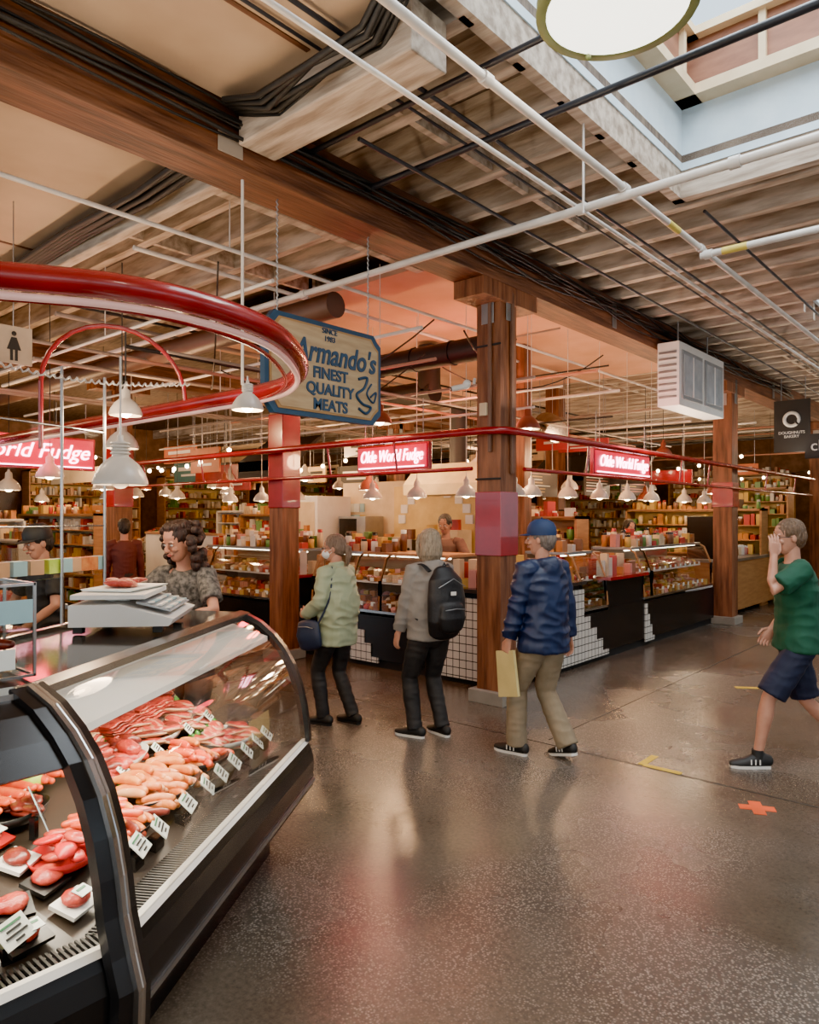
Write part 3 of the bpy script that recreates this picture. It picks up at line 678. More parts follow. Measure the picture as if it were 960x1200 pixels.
tm=M2@Matrix.Translation((.373,.494,zd(.5)+.112))@Matrix.Rotation(.75,4,'Z')@Matrix.Rotation(-.35,4,'X')@Matrix.Rotation(pi/2,4,'X')
text('PLEASE DO NOT\nOPEN THIS\nWINDOW!',.024,tm,BLACKM,s,'lettering',.001)
b=MB(); b.M=M2
tray(b,.3,.36,.12,.1,TRAYR); tray(b,.42,.6,.12,.07,TRAYB)
for i in range(14): steak(b,(.3+random.uniform(-.08,.08),.36+random.uniform(-.07,.07),zd(.36)+.045+i*.004),.045,.03,.014,random.random()*3,MEATR if i%2 else TRAYR,False)
for i in range(8): steak(b,(.42+random.uniform(-.08,.08),.6+random.uniform(-.04,.04),zd(.6)+.045+i*.004),.05,.035,.016,random.random()*3,MEATD,False)
b.obj('red_meat_tray')
# vacuum packs filling the corner case
def pack(b,x,y,m,a):
    z=zd(y)+.025; R=Matrix.Rotation(a,4,'Z')@Matrix.Rotation(.3,4,'X')
    b.box((x,y,z),(.12,.09,.012),random.choice([TRAYB,TRAYB,TRAYR,WHITE]),R=R)
    b.sph((x,y,z+.016),(.05,.036,.018),m,12,R,.35,20)
    if random.random()<.6: b.box(V((x,y,z+.034))+R@V((.015,-.012,.002)),(.05,.04,.003),CARD,R=R); b.box(V((x,y,z+.0365))+R@V((.015,-.006,.002)),(.035,.008,.002),GREENT,R=R)
b=MB(); b.M=M1
x=1.45
while x<2.36:
    y=.2
    while y<.8:
        if x<2.4-K*y-.07: pack(b,x+random.uniform(-.01,.01),y,random.choice([MEATR,MEATD,MEATR,SAUR,MARB]),random.uniform(-.2,.2))
        y+=.115
    x+=.13
b.M=M2
for y in (.22,.34,.46,.58,.7):
    x=K*y+.08
    while x<.2+K*y*.3: pack(b,x,y,random.choice([MEATR,SAUR,MEATD]),random.uniform(-.2,.2)); x+=.13
b.obj('vacuum_packed_meat_rows')
b=MB(); b.M=M1
for cx in (.3,.7,1.1):
    tray(b,cx,.32,.17,.13,TRAYB)
    for i in range(12): steak(b,(cx+random.uniform(-.1,.1),.32+random.uniform(-.08,.08),zd(.32)+.045+i*.004),.07,.05,.016,random.random()*3,MARB,i%4==0)
b.obj('wrapped_steak_tray')
tagrow(M1,[.4,.8,1.2,1.55,1.8,2.02,2.2],.17,w_=.1,yaw=.5)
tagrow(M1,[1.7,1.98,2.14],.42,w_=.08,yaw=.6)
b=MB(); b.M=M2; b.sph((.5,.74,.95),(.17,.07,.12),PLAS,18,None,.6,9); b.sph((.56,.66,.8),(.04,.04,.04),mat('lime_fruit',(.4,.6,.05),.4),14); b.obj('green_plastic_bag')
for M,xs in((M2,(.5,1.3)),(M1,(1.0,2.0))):
    for x in xs:
        l=light('case_strip_light','AREA',(M@V((x,.35,1.085))),7,(1,.86,.66),.7,.05); l.rotation_euler=(0,0,ang2 if M is M2 else pi/2)

b=MB(); b.M=M2@Matrix.Translation((1.2,.62,1.264))@Matrix.Rotation(.25,4,'Z')
b.prism([(-.2,.03),(-.22,.06),(.0,.12),(.2,.12),(.2,.03)],-.24,.24,WHITE)
for sx_,sy_ in((-.2,-.15),(.2,-.15),(-.2,.17),(.2,.17)): b.box((sx_,sy_,.015),(.04,.04,.03),BLACKM)
b.box((-.02,.05,.15),(.40,.30,.02),WHITE); b.box((-.02,.05,.13),(.1,.1,.03),STEEL)
b.prism([(-.2,.085),(-.2,.09),(-.06,.13),(-.06,.12)],-.2,.2,mat('keypad_grey',(.35,.38,.4),.5))
for i in range(8):
    for j in range(3): b.box((-.17+i*.045,-.185+j*.035,.1+j*.011),(.032,.022,.008),random.choice([CARDB,WHITE,WHITE,WHITE]))
b.obj('deli_scale',bevel=.006)
b=MB(); b.M=M2@Matrix.Translation((1.22,.67,1.428))
b.prism([(-.11,0),(.11,0),(.12,.008),(-.12,.008)],-.16,.16,CARD)
for i in range(8): steak(b,(random.uniform(-.08,.08),random.uniform(-.05,.05),.02+random.random()*.015),.05,.03,.014,random.random()*3,MARB if i%2 else MEATR,False)
b.obj('meat_on_butcher_paper')
b=MB(); b.M=M1@Matrix.Translation((2.2,.56,1.264))
for lo,hi in(((-.16,-.12,0),(.16,-.115,.28)),((-.16,.115,0),(.16,.12,.28)),((-.16,-.12,0),(-.155,.12,.28)),((.155,-.12,0),(.16,.12,.28)),((-.16,-.12,.275),(.16,.12,.28))): b.bb(lo,hi,GLASS)
for x in(-.158,.158):
    for y in(-.118,.118): b.bb((x-.004,y-.004,0),(x+.004,y+.004,.285),CHROME)
for zz in (0.004,.28): 
    for y in(-.118,.118): b.bb((-.16,y-.004,zz-.004),(.16,y+.004,zz+.004),CHROME)
    for x in(-.158,.158): b.bb((x-.004,-.12,zz-.004),(x+.004,.12,zz+.004),CHROME)
b.box((.1,-.125,.2),(.1,.003,.07),CARDB); b.box((.05,-.125,.06),(.1,.003,.06),CARD); b.bb((-.15,-.11,.14),(.15,.11,.143),GLASS)
for i in range(9): saus(b,(random.uniform(-.09,.09),random.uniform(-.05,.05),.03+.03*(i//4)),random.random()*3,.12,.018,MEATD,.1)
for i in range(8): saus(b,(random.uniform(-.09,.09),random.uniform(-.05,.05),.165+.03*(i//4)),random.random()*3,.12,.016,SAUR,.1)
b.obj('acrylic_display_box')
b=MB()
P=[(-3.3,.35),(-3.55,1.15),(-3.7,1.6),(-3.82,1.88)]
for (xa,ya),(xb,yb) in zip(P[:-1],P[1:]):
    b.add([(xa,ya,.95),(xb,yb,.95),(xb,yb,2.2),(xa,ya,2.2)],[(0,1,2,3)],GLASS)
    b.tube([(xa,ya,2.2),(xb,yb,2.2)],.006,CHROME,6); b.tube([(xa,ya,1.7),(xb,yb,1.7)],.004,CHROME,6)
    b.add([(xa-.12,ya,1.45),(xb-.12,yb,1.45),(xb+.1,yb,1.45),(xa+.1,ya,1.45)],[(0,1,2,3)],GLASS)
    for t in range(5):
        q=V((xa,ya,1.47)).lerp(V((xb,yb,1.47)),(t+.5)/5); b.box(q+V((-.05,0,.03)),(.07,.07,.07),random.choice([CARD,MEATR,SAUS,FAT,CARDB,PLAS]),rz=random.random())
for (xa,ya) in P: b.tube([(xa,ya,0),(xa,ya,2.5)],.008,STEEL,8)
b.obj('glass_divider_panel')
PAPER=mat('butcher_paper',(.6,.4,.22),.7)
b=MB(); b.bb((-5.6,1.25,0),(-4.75,1.65,.92),WHITE); b.bb((-5.65,1.2,.92),(-4.7,1.7,.96),STEEL)
b.tube([(-5.5,1.4,1.09),(-5.05,1.4,1.09)],.12,PAPER,18); b.bb((-5.54,1.3,.96),(-5.51,1.5,1.12),STEEL); b.bb((-5.04,1.3,.96),(-5.01,1.5,1.12),STEEL)
b.bb((-4.98,1.3,.96),(-4.75,1.6,1.25),WHITE); b.bb((-4.96,1.28,1.0),(-4.77,1.3,1.2),BLACK)
b.obj('butcher_prep_table',bevel=.008)
b=MB(); b.bb((-4.9,.55,0),(-4.3,1.15,.95),WHITE); b.bb((-4.95,.5,.95),(-4.25,1.2,.99),STEEL); b.bb((-4.8,.7,.99),(-4.45,1.05,1.35),WHITE); b.tube([(-4.62,.66,1.22),(-4.62,.6,1.22)],.13,STEEL,20); b.bb((-4.75,.62,1.0),(-4.4,.7,1.06),STEEL)
b.tube([(-4.9,1.1,1.5),(-4.35,1.1,1.5)],.11,PAPER,18); b.bb((-4.93,1.0,.99),(-4.9,1.18,1.52),STEEL); b.bb((-4.35,1.0,.99),(-4.32,1.18,1.52),STEEL)
b.obj('meat_slicer_station',bevel=.008)
b=MB()
b.bb((-8.2,2.3,0),(-6.4,2.75,.95),BLACK); b.bb((-8.25,2.25,.95),(-6.35,2.8,.99),STEEL); b.bb((-8.2,2.7,.99),(-6.4,2.71,1.45),GLASS)
for i in range(24): b.sph((-8.1+i*.072,2.5+random.uniform(-.08,.08),1.04),(.05,.06,.05),random.choice([MEATR,MARB,SAUS,CHIX]),8,None,.3,20)
b.obj('rear_meat_counter')
b=MB(); b.tube([(-6.6,1.3,2.0),(-6.6,2.2,2.0)],.012,STEEL,8)
for y in(1.3,2.2): b.tube([(-6.6,y,2.0),(-6.6,y,4.25)],.006,STEEL,6)
for i in range(9):
    y=1.36+i*.1; b.tube([(-6.6,y,1.99),(-6.6,y,1.92)],.003,STEEL,5)
    b.tube([(-6.6,y,1.93),(-6.59,y,1.8),(-6.6,y,1.6)],[.018,.03,.018],random.choice([MEATD,SAUR,SAUS]),10,rnd=True)
b.obj('hanging_salami')
# ------------------------------------------------------------------ counters
GOODS=[mat('goods_amber',(.5,.2,.04),.3,col2=(.35,.12,.02)),mat('goods_brown',(.13,.045,.018),.35,col2=(.26,.1,.04)),mat('goods_yellow',(.64,.4,.08),.4),mat('goods_red',(.42,.03,.022),.4),mat('goods_green',(.13,.26,.06),.4),mat('goods_cream',(.64,.48,.3),.5),mat('goods_pink',(.58,.24,.2),.4),mat('goods_white',(.66,.6,.52),.4)]
MUTED=[GOODS[0],GOODS[1],GOODS[2],GOODS[5],GOODS[0],GOODS[7],GOODS[3],GOODS[1],GOODS[4]]
def jar(b,x,y,z,r,h,m,lid):
    b.lathe((x,y,z),[(.0001,0),(r,0),(r,h*.75),(r*.8,h*.82)],m,10); b.lathe((x,y,z),[(r*.85,h*.82),(r*.85,h),(.0001,h)],lid,10)
DARKIN=mat('display_interior',(.24,.15,.09),.5)
def counter(M,L,layout,name):
    b=MB(); b.M=M
    b.bb((0,.06,0),(L,.8,.1),BLACKM)
    b.bb((0,.02,.1),(L,.8,.62),BLACK)
    for x0,x1,kind in layout:
        if kind=='T': b.bb((x0,0,.06),(x1,.04,.9),TILE)
        if kind=='S':
            n=4
            for i in range(n):
                xa=x0+(x1-x0)*i/n; b.bb((xa,0.004,.06),(x0+(x1-x0)*(i+1)/n,.03,.12+.15*(n-1-i)),TILE)
        if kind=='R':
            n=4
            for i in range(n): b.bb((x0+(x1-x0)*i/n,0.004,.06),(x0+(x1-x0)*(i+1)/n,.03,.12+.15*i),TILE)
        if kind in('T','C'):
            b.bb((x0,.04,.62),(x1,.8,.96),BLACK); b.bb((x0-.02,-.03,.96),(x1+.02,.82,1.0),RED if kind=='C' else mat('countertop_dark',(.05,.04,.035),.2))
            x=x0+.08
            while x<x1-.06:
                for yy in(.15,.3,.45,.6):
                    h=random.uniform(.08,.3)
                    if random.random()<.85: b.box((x+random.uniform(-.02,.02),yy,1.0+h/2),(.085,.09,h),random.choice(GOODS[5:]+GOODS[:4]),rz=random.random())
                x+=.11
        if kind in('D','S','R','d'):
            b.bb((x0,.02,.62),(x1,.06,.66),CHROME); b.bb((x0,.02,.60),(x1,.8,.63),WHITE)
            b.sheet([(.03,.66),(.06,1.0),(.16,1.25),(.25,1.3)],x0,x1,GLASS)
            b.bb((x0,.22,1.29),(x1,.8,1.32),WOODC if random.random()<.3 else STEEL); b.bb((x0,.77,.62),(x1,.8,1.3),DARKIN)
            b.bb((x0,.22,.95),(x1,.75,.965),WHITE)
            for x in(x0,x1): b.bb((x-.015,.03,.62),(x+.015,.06,1.0),BLACK); b.ribbon([(.03,.66),(.06,1.0),(.16,1.25),(.25,1.3)],x-.015,x+.015,.015,WOODC)
            b.bb((x0+.03,.3,1.27),(x1-.03,.33,1.285),BULBW)
            x=x0+.06
            while x<x1-.05:
                for yy,zz in((.13,.64),(.27,.66),(.42,.7),(.58,.74),(.3,.97),(.45,1.0),(.62,1.03)):
                    m=random.choice(GOODS[:4]+GOODS[5:7]+[GOODS[1],GOODS[0],GOODS[1]]); h=random.uniform(.05,.1)
                    r_=random.random()
                    if r_<.6: b.box((x,yy,zz+h/2),(.085,.12,h),m,rz=random.uniform(-.1,.1))
                    else: b.sph((x,yy,zz+.03),(.045,.06,.045),m,8,None,.2,30)
                x+=.1
            x=x0+.08
            while x<x1-.08 and kind!='d':
                for yy in (.34,.48,.64):
                    q=random.random()
                    if q<.35: jar(b,x,yy,1.32,.042,random.uniform(.1,.2)+.25*(yy-.34),random.choice(MUTED),random.choice([WHITE,RED,BLACK]))
                    elif q<.85: h=random.uniform(.06,.16)+.3*(yy-.34); b.box((x,yy,1.32+h/2),(.09,.1,h),random.choice(MUTED+[GOODS[3],GOODS[6]]),rz=random.uniform(-.3,.3))
                x+=.105
            x=x0+.1
            while x<x1-.1: b.box((x,.085,.72),(.07,.003,.05),CARD); b.box((x+.1,.17,1.0),(.06,.003,.04),CARD); x+=.2
    return b.obj(name)
Ms=Matrix.Translation((-10.2,6.05,0))
counter(Ms,6.05,[(0,.7,'T'),(.7,1.0,'S'),(1.0,2.9,'D'),(2.9,3.05,'C'),(3.3,4.0,'D'),(4.0,4.45,'S'),(4.45,5.3,'d'),(5.3,6.05,'T')],'fudge_display_counter')
Me=Matrix.Translation((-4.0,6.95,0))@Matrix.Rotation(pi/2,4,'Z')
b=MB(); b.M=Matrix.Translation((-4.0,6.06,0))@Matrix.Rotation(pi/2,4,'Z'); b.bb((0,.0,.06),(.86,.13,.9),TILE); b.bb((-.01,-.03,.9),(.87,.14,1.0),BLACK); b.obj('tiled_counter_end')
counter(Me,5.25,[(0,.75,'T'),(.75,1.4,'S'),(1.4,2.5,'C'),(2.5,2.8,'S'),(2.8,5.2,'D')],'candy_display_counter')
Me2=Matrix.Translation((-4.05,12.8,0))@Matrix.Rotation(pi/2,4,'Z')
b=MB(); b.M=Me2; b.bb((0,0,.08),(4,.8,.95),WOODC); b.bb((-.02,-.03,.95),(4.02,.82,1.0),STEEL); b.bb((.2,.1,1.0),(1.1,.7,1.75),BLACK); b.bb((.25,.085,1.1),(1.05,.1,1.7),mat('dark_screen',(.03,.04,.04),.1))
for i in range(14): jar(b,1.4+i*.18,.35,1.0,.06,random.uniform(.15,.3),random.choice(GOODS),WHITE)
b.obj('bakery_counter',bevel=.006)
def shelf(name,M,L,H,D,rows,mw,dens=.9,back=None,pal=None):
    b=MB(); b.M=M; pal=pal or MUTED
    b.bb((0,D-.03,0),(L,D,H),back or mw); b.bb((0,0,0),(.04,D,H),mw); b.bb((L-.04,0,0),(L,D,H),mw); b.bb((0,0,H-.04),(L,D,H),mw)
    for r in range(rows+1):
        z=.12+r*(H-.15)/rows; b.bb((.04,0,z-.02),(L-.04,D,z),mw); x=.1; mm=random.choice(pal); c=0
        while x<L-.1:
            if c<=0: mm=random.choice(pal); c=random.randint(1,3)
            c-=1; w_=random.uniform(.06,.13); h=min((H-.15)/rows-.07,random.uniform(.08,.28))
            if random.random()<dens:
                if random.random()<.5: b.box((x+w_/2,D*.35,z+h/2),(w_*.9,D*.5,h),mm,rz=random.uniform(-.15,.15))
                else: jar(b,x+w_/2,D*.3,z,w_*.45,h,mm,random.choice([WHITE,RED,BLACK,GOODS[2]]))
            x+=w_+.012
    return b.obj(name)
T=Matrix.Translation; RZ=lambda a: Matrix.Rotation(a,4,'Z')
b=MB(); b.bb((-9.6,9.2,0),(-6.4,9.3,2.35),CREAM); b.bb((-8.3,9.15,1.0),(-6.5,9.2,2.25),YELLOWW)
for k in range(9):
    a=pi*k/8; b.box((-7.4+.7*math.cos(a),9.13,1.7+.45*math.sin(a)),(.14,.03,.14),WHITE)
for k in range(12): b.box((-9.45+.1*(k%4)*1.2,9.18,1.5+.2*(k//4)),(.1,.02,.15),random.choice([CARD,CARDB,GOODS[2],GOODS[6]]))
b.obj('wall_shop_partition')
b=MB(); b.bb((-9.2,8.5,0),(-6.5,9.12,.9),WOODC); b.bb((-9.2,8.45,.9),(-6.5,9.12,.94),WHITE); b.obj('kitchen_back_counter',bevel=.005)
b=MB(); b.bb((-9.15,8.65,1.35),(-8.5,9.1,1.75),STEEL); b.bb((-9.12,8.64,1.39),(-8.7,8.65,1.71),BLACK); b.bb((-9.15,8.65,.94),(-9.1,9.1,1.35),STEEL); b.bb((-8.55,8.65,.94),(-8.5,9.1,1.35),STEEL); b.obj('microwave_oven',bevel=.006)
b=MB(); b.bb((-9.95,8.3,0),(-9.3,9.1,2.1),WHITE); b.bb((-9.88,8.28,.1),(-9.36,8.3,2.0),CREAM); b.tube([(-9.4,8.25,1.0),(-9.4,8.25,1.4)],.012,STEEL); b.obj('refrigerator',bevel=.02)
for i in range(4):
    b=MB(); x=-8.3+i*.46; b.bb((x,8.7,.94),(x+.32,9.05,1.3+.08*i),random.choice([STEEL,CREAM,WHITE])); b.bb((x+.04,8.69,1.0),(x+.28,8.7,1.25),BLACK); b.tube([(x+.16,8.85,1.3+.08*i),(x+.16,8.85,1.46+.08*i)],.09,GOODS[i],14); b.obj('confectionery_machine',bevel=.008)
b=MB(); b.M=T((-6.9,7.8,0)); b.prism([(0,2.05),(0,2.2),(.3,2.5),(.7,2.5),(.7,2.05)],0,1.3,mat('hood_cream',(.6,.52,.3),.4)); b.tube([(.65,.45,2.5),(.65,.45,3.3)],.13,BLACKM,16); b.obj('extraction_hood')
for (x,y,z,w_) in ((-6.3,9.9,2.3,1.2),(-6.2,11.9,2.35,1.0),(-6.3,13.6,2.4,1.4)):
    b=MB(); b.bb((x,y,z-.22),(x+.03,y+w_,z+.22),mat('menu_board',(.05,.04,.035),.5))
    for k in range(7): b.bb((x+.03,y+.06,z+.15-k*.05),(x+.035,y+w_*random.uniform(.5,.92),z+.165-k*.05),random.choice([CARD,GOODS[2],GOODS[6]]))
    for q in(.15,w_-.15): b.tube([(x+.015,y+q,z+.22),(x+.015,y+q,4.19)],.006,STEEL,6)
    b.obj('menu_board')
shelf('goods_shelf',T((-6.3,9.4,0)),1.3,1.75,.4,5,WOODC)
shelf('goods_shelf',T((-6.9,15.2,0)),2.8,1.9,.45,6,WOODC,back=YELLOWW)
shelf('goods_shelf',T((-6.8,9.9,0))@RZ(pi/2),2.2,1.8,.4,6,WHITE,back=CREAM)
YG=[GOODS[2],GOODS[4],GOODS[4],GOODS[0],GOODS[7],GOODS[5]]
shelf('goods_shelf',T((-5.9,17.6,0)),1.7,2.4,.5,8,WOODC,back=YELLOWW,pal=YG)
shelf('goods_shelf',T((-3.6,18.5,0)),3,2.4,.5,8,WOODC,back=YELLOWW,pal=YG)
shelf('goods_shelf',T((-.4,18.9,0)),4.5,2.4,.5,8,WOODC,back=YELLOWW,pal=YG)
shelf('goods_shelf',T((-13.6,9.8,0)),2.1,1.8,.45,6,WOODC,back=CREAM)
shelf('goods_shelf',T((-16.5,6.2,0)),3.5,1.8,.45,6,WOODC,back=CREAM)
shelf('goods_shelf',T((-14.5,2.8,0))@RZ(pi/2),2.8,1.7,.45,6,WHITE,back=CREAM)
shelf('goods_shelf',T((-10.2,12.7,0)),2.6,1.9,.45,6,WOODC,back=YELLOWW)
shelf('goods_shelf',T((-17,11.5,0)),3,1.9,.45,6,WHITE)
shelf('goods_shelf',T((-13.0,4.3,0)),1.6,1.4,.4,4,WHITE,back=WHITE)
shelf('goods_shelf',T((-8.8,.6,0))@RZ(pi/2),1.6,1.7,.4,6,STEEL,back=CREAM)
for y in (4,8,12,16): shelf('goods_shelf',T((-20.5,y,0))@RZ(pi/2),3.2,3.0,.5,9,WOODC,back=YELLOWW)
for x in (-18,-13.5,-9): shelf('goods_shelf',T((x,23,0)),3.6,3.0,.5,9,WOODC,back=CREAM)
def stall(x,y,L,rz):
    counter(T((x,y,0))@RZ(rz),L,[(0,.5,'T'),(.5,L-.5,'D'),(L-.5,L,'C')],'deli_display_counter')
stall(-15.2,7.9,2.2,0); stall(-13.6,3.0,3.4,0); stall(-10.4,11.2,2.5,0); stall(-9.0,13.6,1.8,0)
b=MB(); b.bb((-12.8,7.1,0),(-10.4,7.2,1.42),WHITE); b.bb((-12.8,7.08,1.42),(-10.4,7.22,1.46),WOODC); b.obj('wall_low_partition')
b=MB(); b.bb((-10.2,7.5,0),(-8.6,7.56,1.42),WHITE); b.bb((-10.2,7.46,1.42),(-8.6,7.6,1.46),RED)
for k in range(14): b.box((-10.1+k*.11,7.52,1.5+.03*(k%3)),(.08,.06,.1+.06*(k%3)),random.choice(GOODS))
b.obj('wall_low_partition')
for (x,y,L,m) in((-13,8.3,2.6,RED),(-13.8,9.4,2.2,WOODC),(-8,15.6,2.4,RED),(-16.5,6.9,3,CREAM)):
    b=MB(); b.bb((x,y,2.45),(x+L,y+.06,2.75),m)
    for xx in(x+.2,x+L-.2): b.tube([(xx,y+.03,2.75),(xx,y+.03,4.25)],.01,STEEL,6)
    b.obj('stall_fascia_board')
TY=mat('yellow_tape',(.8,.55,.03),.5); TO=mat('orange_tape',(.85,.11,.02),.5)
def tape(name,pieces,m):
    b=MB()
    for (x,y,l,w_,a,z) in pieces: b.box((x,y,.002+z),(l,w_,.003),m,rz=a)
    b.obj(name)
tape('yellow_floor_tape_mark',[(-2.12,5.05,.05,.24,0,0),(-1.97,4.93,.26,.05,0,.0)],TY)
tape('yellow_floor_tape_mark',[(-2.26,7.84,.22,.06,.6,0)],TY)
tape('orange_floor_cross_mark',[(-1.28,4.65,.2,.07,.45,0),(-1.28,4.65,.07,.2,.45,.0004)],TO)
SEAM=mat('floor_seam',(.03,.024,.02),.6)
tape('floor_expansion_joint',[(-3.0,4.9,12,.01,0,-.001),(-2.9,12,.01,14,0,-.001)],SEAM)

# ------------------------------------------------------------------ people
def remesh(b,vox,name,m,parent,amp=0.,freq=9.,sm=2,stretch=(1,1,1)):
    me=b.mesh(name+'_src'); o=bpy.data.objects.new(name+'_src',me); scene.collection.objects.link(o)
    r=o.modifiers.new('r','REMESH'); r.mode='VOXEL'; r.voxel_size=vox; r.use_smooth_shade=True
    if sm: q=o.modifiers.new('s','SMOOTH'); q.factor=.5; q.iterations=sm
    bpy.context.view_layer.update(); dg=bpy.context.evaluated_depsgraph_get()
    nm=bpy.data.meshes.new_from_object(o.evaluated_get(dg)); bpy.data.objects.remove(o)
    nm.name=name; nm.materials.clear(); nm.materials.append(m)
    if amp:
        st=V(stretch); nrm=[v.normal.copy() for v in nm.vertices]
        for v,nn in zip(nm.vertices,nrm):
            p=V((v.co.x*st.x,v.co.y*st.y,v.co.z*st.z))*freq
            v.co+=nn*amp*(1-2*abs(noise.noise(p)))
    for p in nm.polygons: p.use_smooth=True
    o=bpy.data.objects.new(name,nm); scene.collection.objects.link(o); o.parent=parent; return o
def ik(a,b_,l1,l2,h):
    d=b_-a; Ln=min(d.length,(l1+l2)*.998); dn=d.normalized(); x=(l1*l1-l2*l2+Ln*Ln)/(2*Ln); hh=math.sqrt(max(0,l1*l1-x*x))
    hv=(h-dn*h.dot(dn)).normalized(); return a+dn*x+hv*hh, a+dn*Ln
def hand(b,w_,d,th,m,right,curl):
    d=d.normalized(); th=(th-d*th.dot(d)).normalized(); n=d.cross(th)*(-1 if right else 1)
    b.tube([w_-d*.03,w_,w_+d*.03,w_+d*.065,w_+d*.088],[(.026,.022),(.027,.02),(.034,.017),(.041,.015),(.039,.012)],m,14,ref=th,rnd=True)
    for i,(off,ln) in enumerate(((.03,.072),(.01,.08),(-.01,.074),(-.03,.058))):
        p=w_+d*.085+th*off; dd=(d+th*off*1.5).normalized(); pts=[p-d*.02,p]; c=curl*(1+.12*i)
        for k,f in enumerate((.45,.3,.25)):
            a=c*(k+.6); q=(dd*math.cos(a)+n*math.sin(a)); p=p+q*ln*f; pts.append(p)
        b.tube(pts,[.0095,.0095,.0088,.008,.0068],m,8,rnd=True)
    p=w_+d*.02+th*.028; q1=(d*.75+th*.65+n*.25).normalized(); q2=(d*.95+th*.2+n*.35).normalized()
    b.tube([p-th*.015,p,p+q1*.038,p+q1*.038+q2*.03,p+q1*.038+q2*.055],[.013,.0125,.011,.0098,.008],m,8,rnd=True)
SKIN=mat('skin',(.52,.25,.16),.5,col2=(.45,.2,.125),vscale=12)
SKIND=mat('skin_tan',(.4,.18,.1),.5,col2=(.34,.145,.085),vscale=12)
LIP=mat('lips',(.42,.1,.08),.4); EYEW=mat('eye_white',(.7,.68,.65),.2); EYED=mat('eye_iris',(.03,.02,.015),.15)
def hairmat(n,c,c2): return mat(n,c,.5,col2=c2,vscale=25,stretch=(3,3,.6),bump=.6,bscale=60)
def person(name,loc,face,H,c):
    e=bpy.data.objects.new(name,None); scene.collection.objects.link(e); e.location=loc
    f=V((face[0],face[1],0)); e.rotation_euler=(0,0,math.atan2(f.y,f.x)-pi/2); sc=H/1.75; e.scale=(sc,sc,sc)
    skin=c.get('skin',SKIN); fem=c.get('fem',False)
    hz=c.get('hz',.92); lean=c.get('lean',0.02); sw=c.get('sw',.155 if fem else .178); tw=c.get('twist',0); fat=c.get('fat',1.)
    pel=V((0,0,hz)); neck=V((0,lean,1.455-c.get('drop',0))); ct,st=math.cos(tw),math.sin(tw)
    sh={s:neck+V((s*sw*ct,s*sw*st,-.035)) for s in(-1,1)}; hp={s:pel+V((s*.088,0,-.02)) for s in(-1,1)}
    feet=c.get('feet',{-1:(-.1,0,0,.1),1:(.1,0,0,-.1)})
    J={}
    for s in(-1,1):
        x,y,lz,yaw=feet[s]; an=V((x,y,.085+lz)); kn,an=ik(hp[s],an,.435,.42,V((math.sin(-yaw)*.3,1,0))); J[('k',s)]=kn; J[('a',s)]=an
        wr=V(c['hands'][s][0]); el,wr=ik(sh[s],wr,.285,.255,V(c['hands'][s][1])); J[('e',s)]=el; J[('w',s)]=wr
    def spine(t): return pel.lerp(neck,t)+V((0,-.015*math.sin(t*pi),0))
    b=MB()
    tor=[(-.06,.13,.1),(.05,.15,.108),(.25,.13*fat,.098*fat),(.45,.128*fat,.098*fat),(.7,.15,.105),(.88,.15,.09),(.97,.09,.07),(1.02,.05,.055)]
    b.tube([spine(t) for t,_,_ in tor],[(a,q) for _,a,q in tor],skin,18,ref=(1,0,0),rnd=True)
    hc=neck+V((0,c.get('headfwd',.02),.075)); HR=T(hc)@RZ(c.get('hyaw',0))@Matrix.Rotation(c.get('hpitch',0),4,'X')
    b.tube([neck+V((0,-.01,-.04)),neck+V((0,0,.03)),HR@V((0,-.02,.06))],[.06,.054,.052],skin,14)
    for s in(-1,1):
        b.tube([sh[s]-V((s*.05,0,.0)),sh[s],sh[s].lerp(J[('e',s)],.5),J[('e',s)],J[('e',s)].lerp(J[('w',s)],.3),J[('w',s)]],[.05,.05,.043,.036,.036,.024],skin,12,rnd=True)
        b.tube([hp[s],hp[s].lerp(J[('k',s)],.4),J[('k',s)],J[('k',s)].lerp(J[('a',s)],.3),J[('k',s)].lerp(J[('a',s)],.7),J[('a',s)]],[.08,.072,.05,.055,.038,.034],skin,12,rnd=True)
    remesh(b,.009,'body',skin,e,sm=3)
    b=MB()
    for s in(-1,1):
        w_=J[('w',s)]; fa=(w_-J[('e',s)]).normalized(); hd=V(c['hands'][s][2]) if len(c['hands'][s])>2 and c['hands'][s][2] else fa
        th=V(c['hands'][s][3]) if len(c['hands'][s])>3 else V((0,1,.1)); cu=c['hands'][s][4] if len(c['hands'][s])>4 else .3
        b.tube([w_-fa*.12,w_],[.031,.025],skin,12,rnd=True); hand(b,w_,hd,th,skin,s==1,cu)
    remesh(b,.0038,'hands',skin,e,sm=1)
    b=MB(); b.M=HR
    prof=[(.0,.022,.02,.058),(.018,.043,.045,.04),(.045,.056,.07,.018),(.085,.066,.088,.002),(.12,.071,.096,-.005),(.155,.074,.098,-.008),(.19,.066,.086,-.012),(.215,.044,.058,-.014),(.23,.012,.018,-.014)]
    b.tube([(0,y,z) for z,_,_,y in prof],[(a,q) for _,a,q,_ in prof],skin,20,ref=(1,0,0))
    b.tube([(0,.084,.125),(0,.1,.1),(0,.108,.083)],[.008,.011,.014],skin,10,rnd=True); b.sph((.012,.096,.08),.009,skin,8); b.sph((-.012,.096,.08),.009,skin,8)
    for s in(-1,1): b.sph((s*.03,.082,.132),(.022,.01,.007),skin,10); b.sph((s*.074,-.008,.1),(.01,.019,.03),skin,10); b.sph((s*.036,.068,.082),(.02,.018,.018),skin,10)
    b.sph((0,.082,.05),(.024,.014,.01),skin,10)
    remesh(b,.0045,'head',skin,e,sm=2)
    b=MB(); b.M=HR
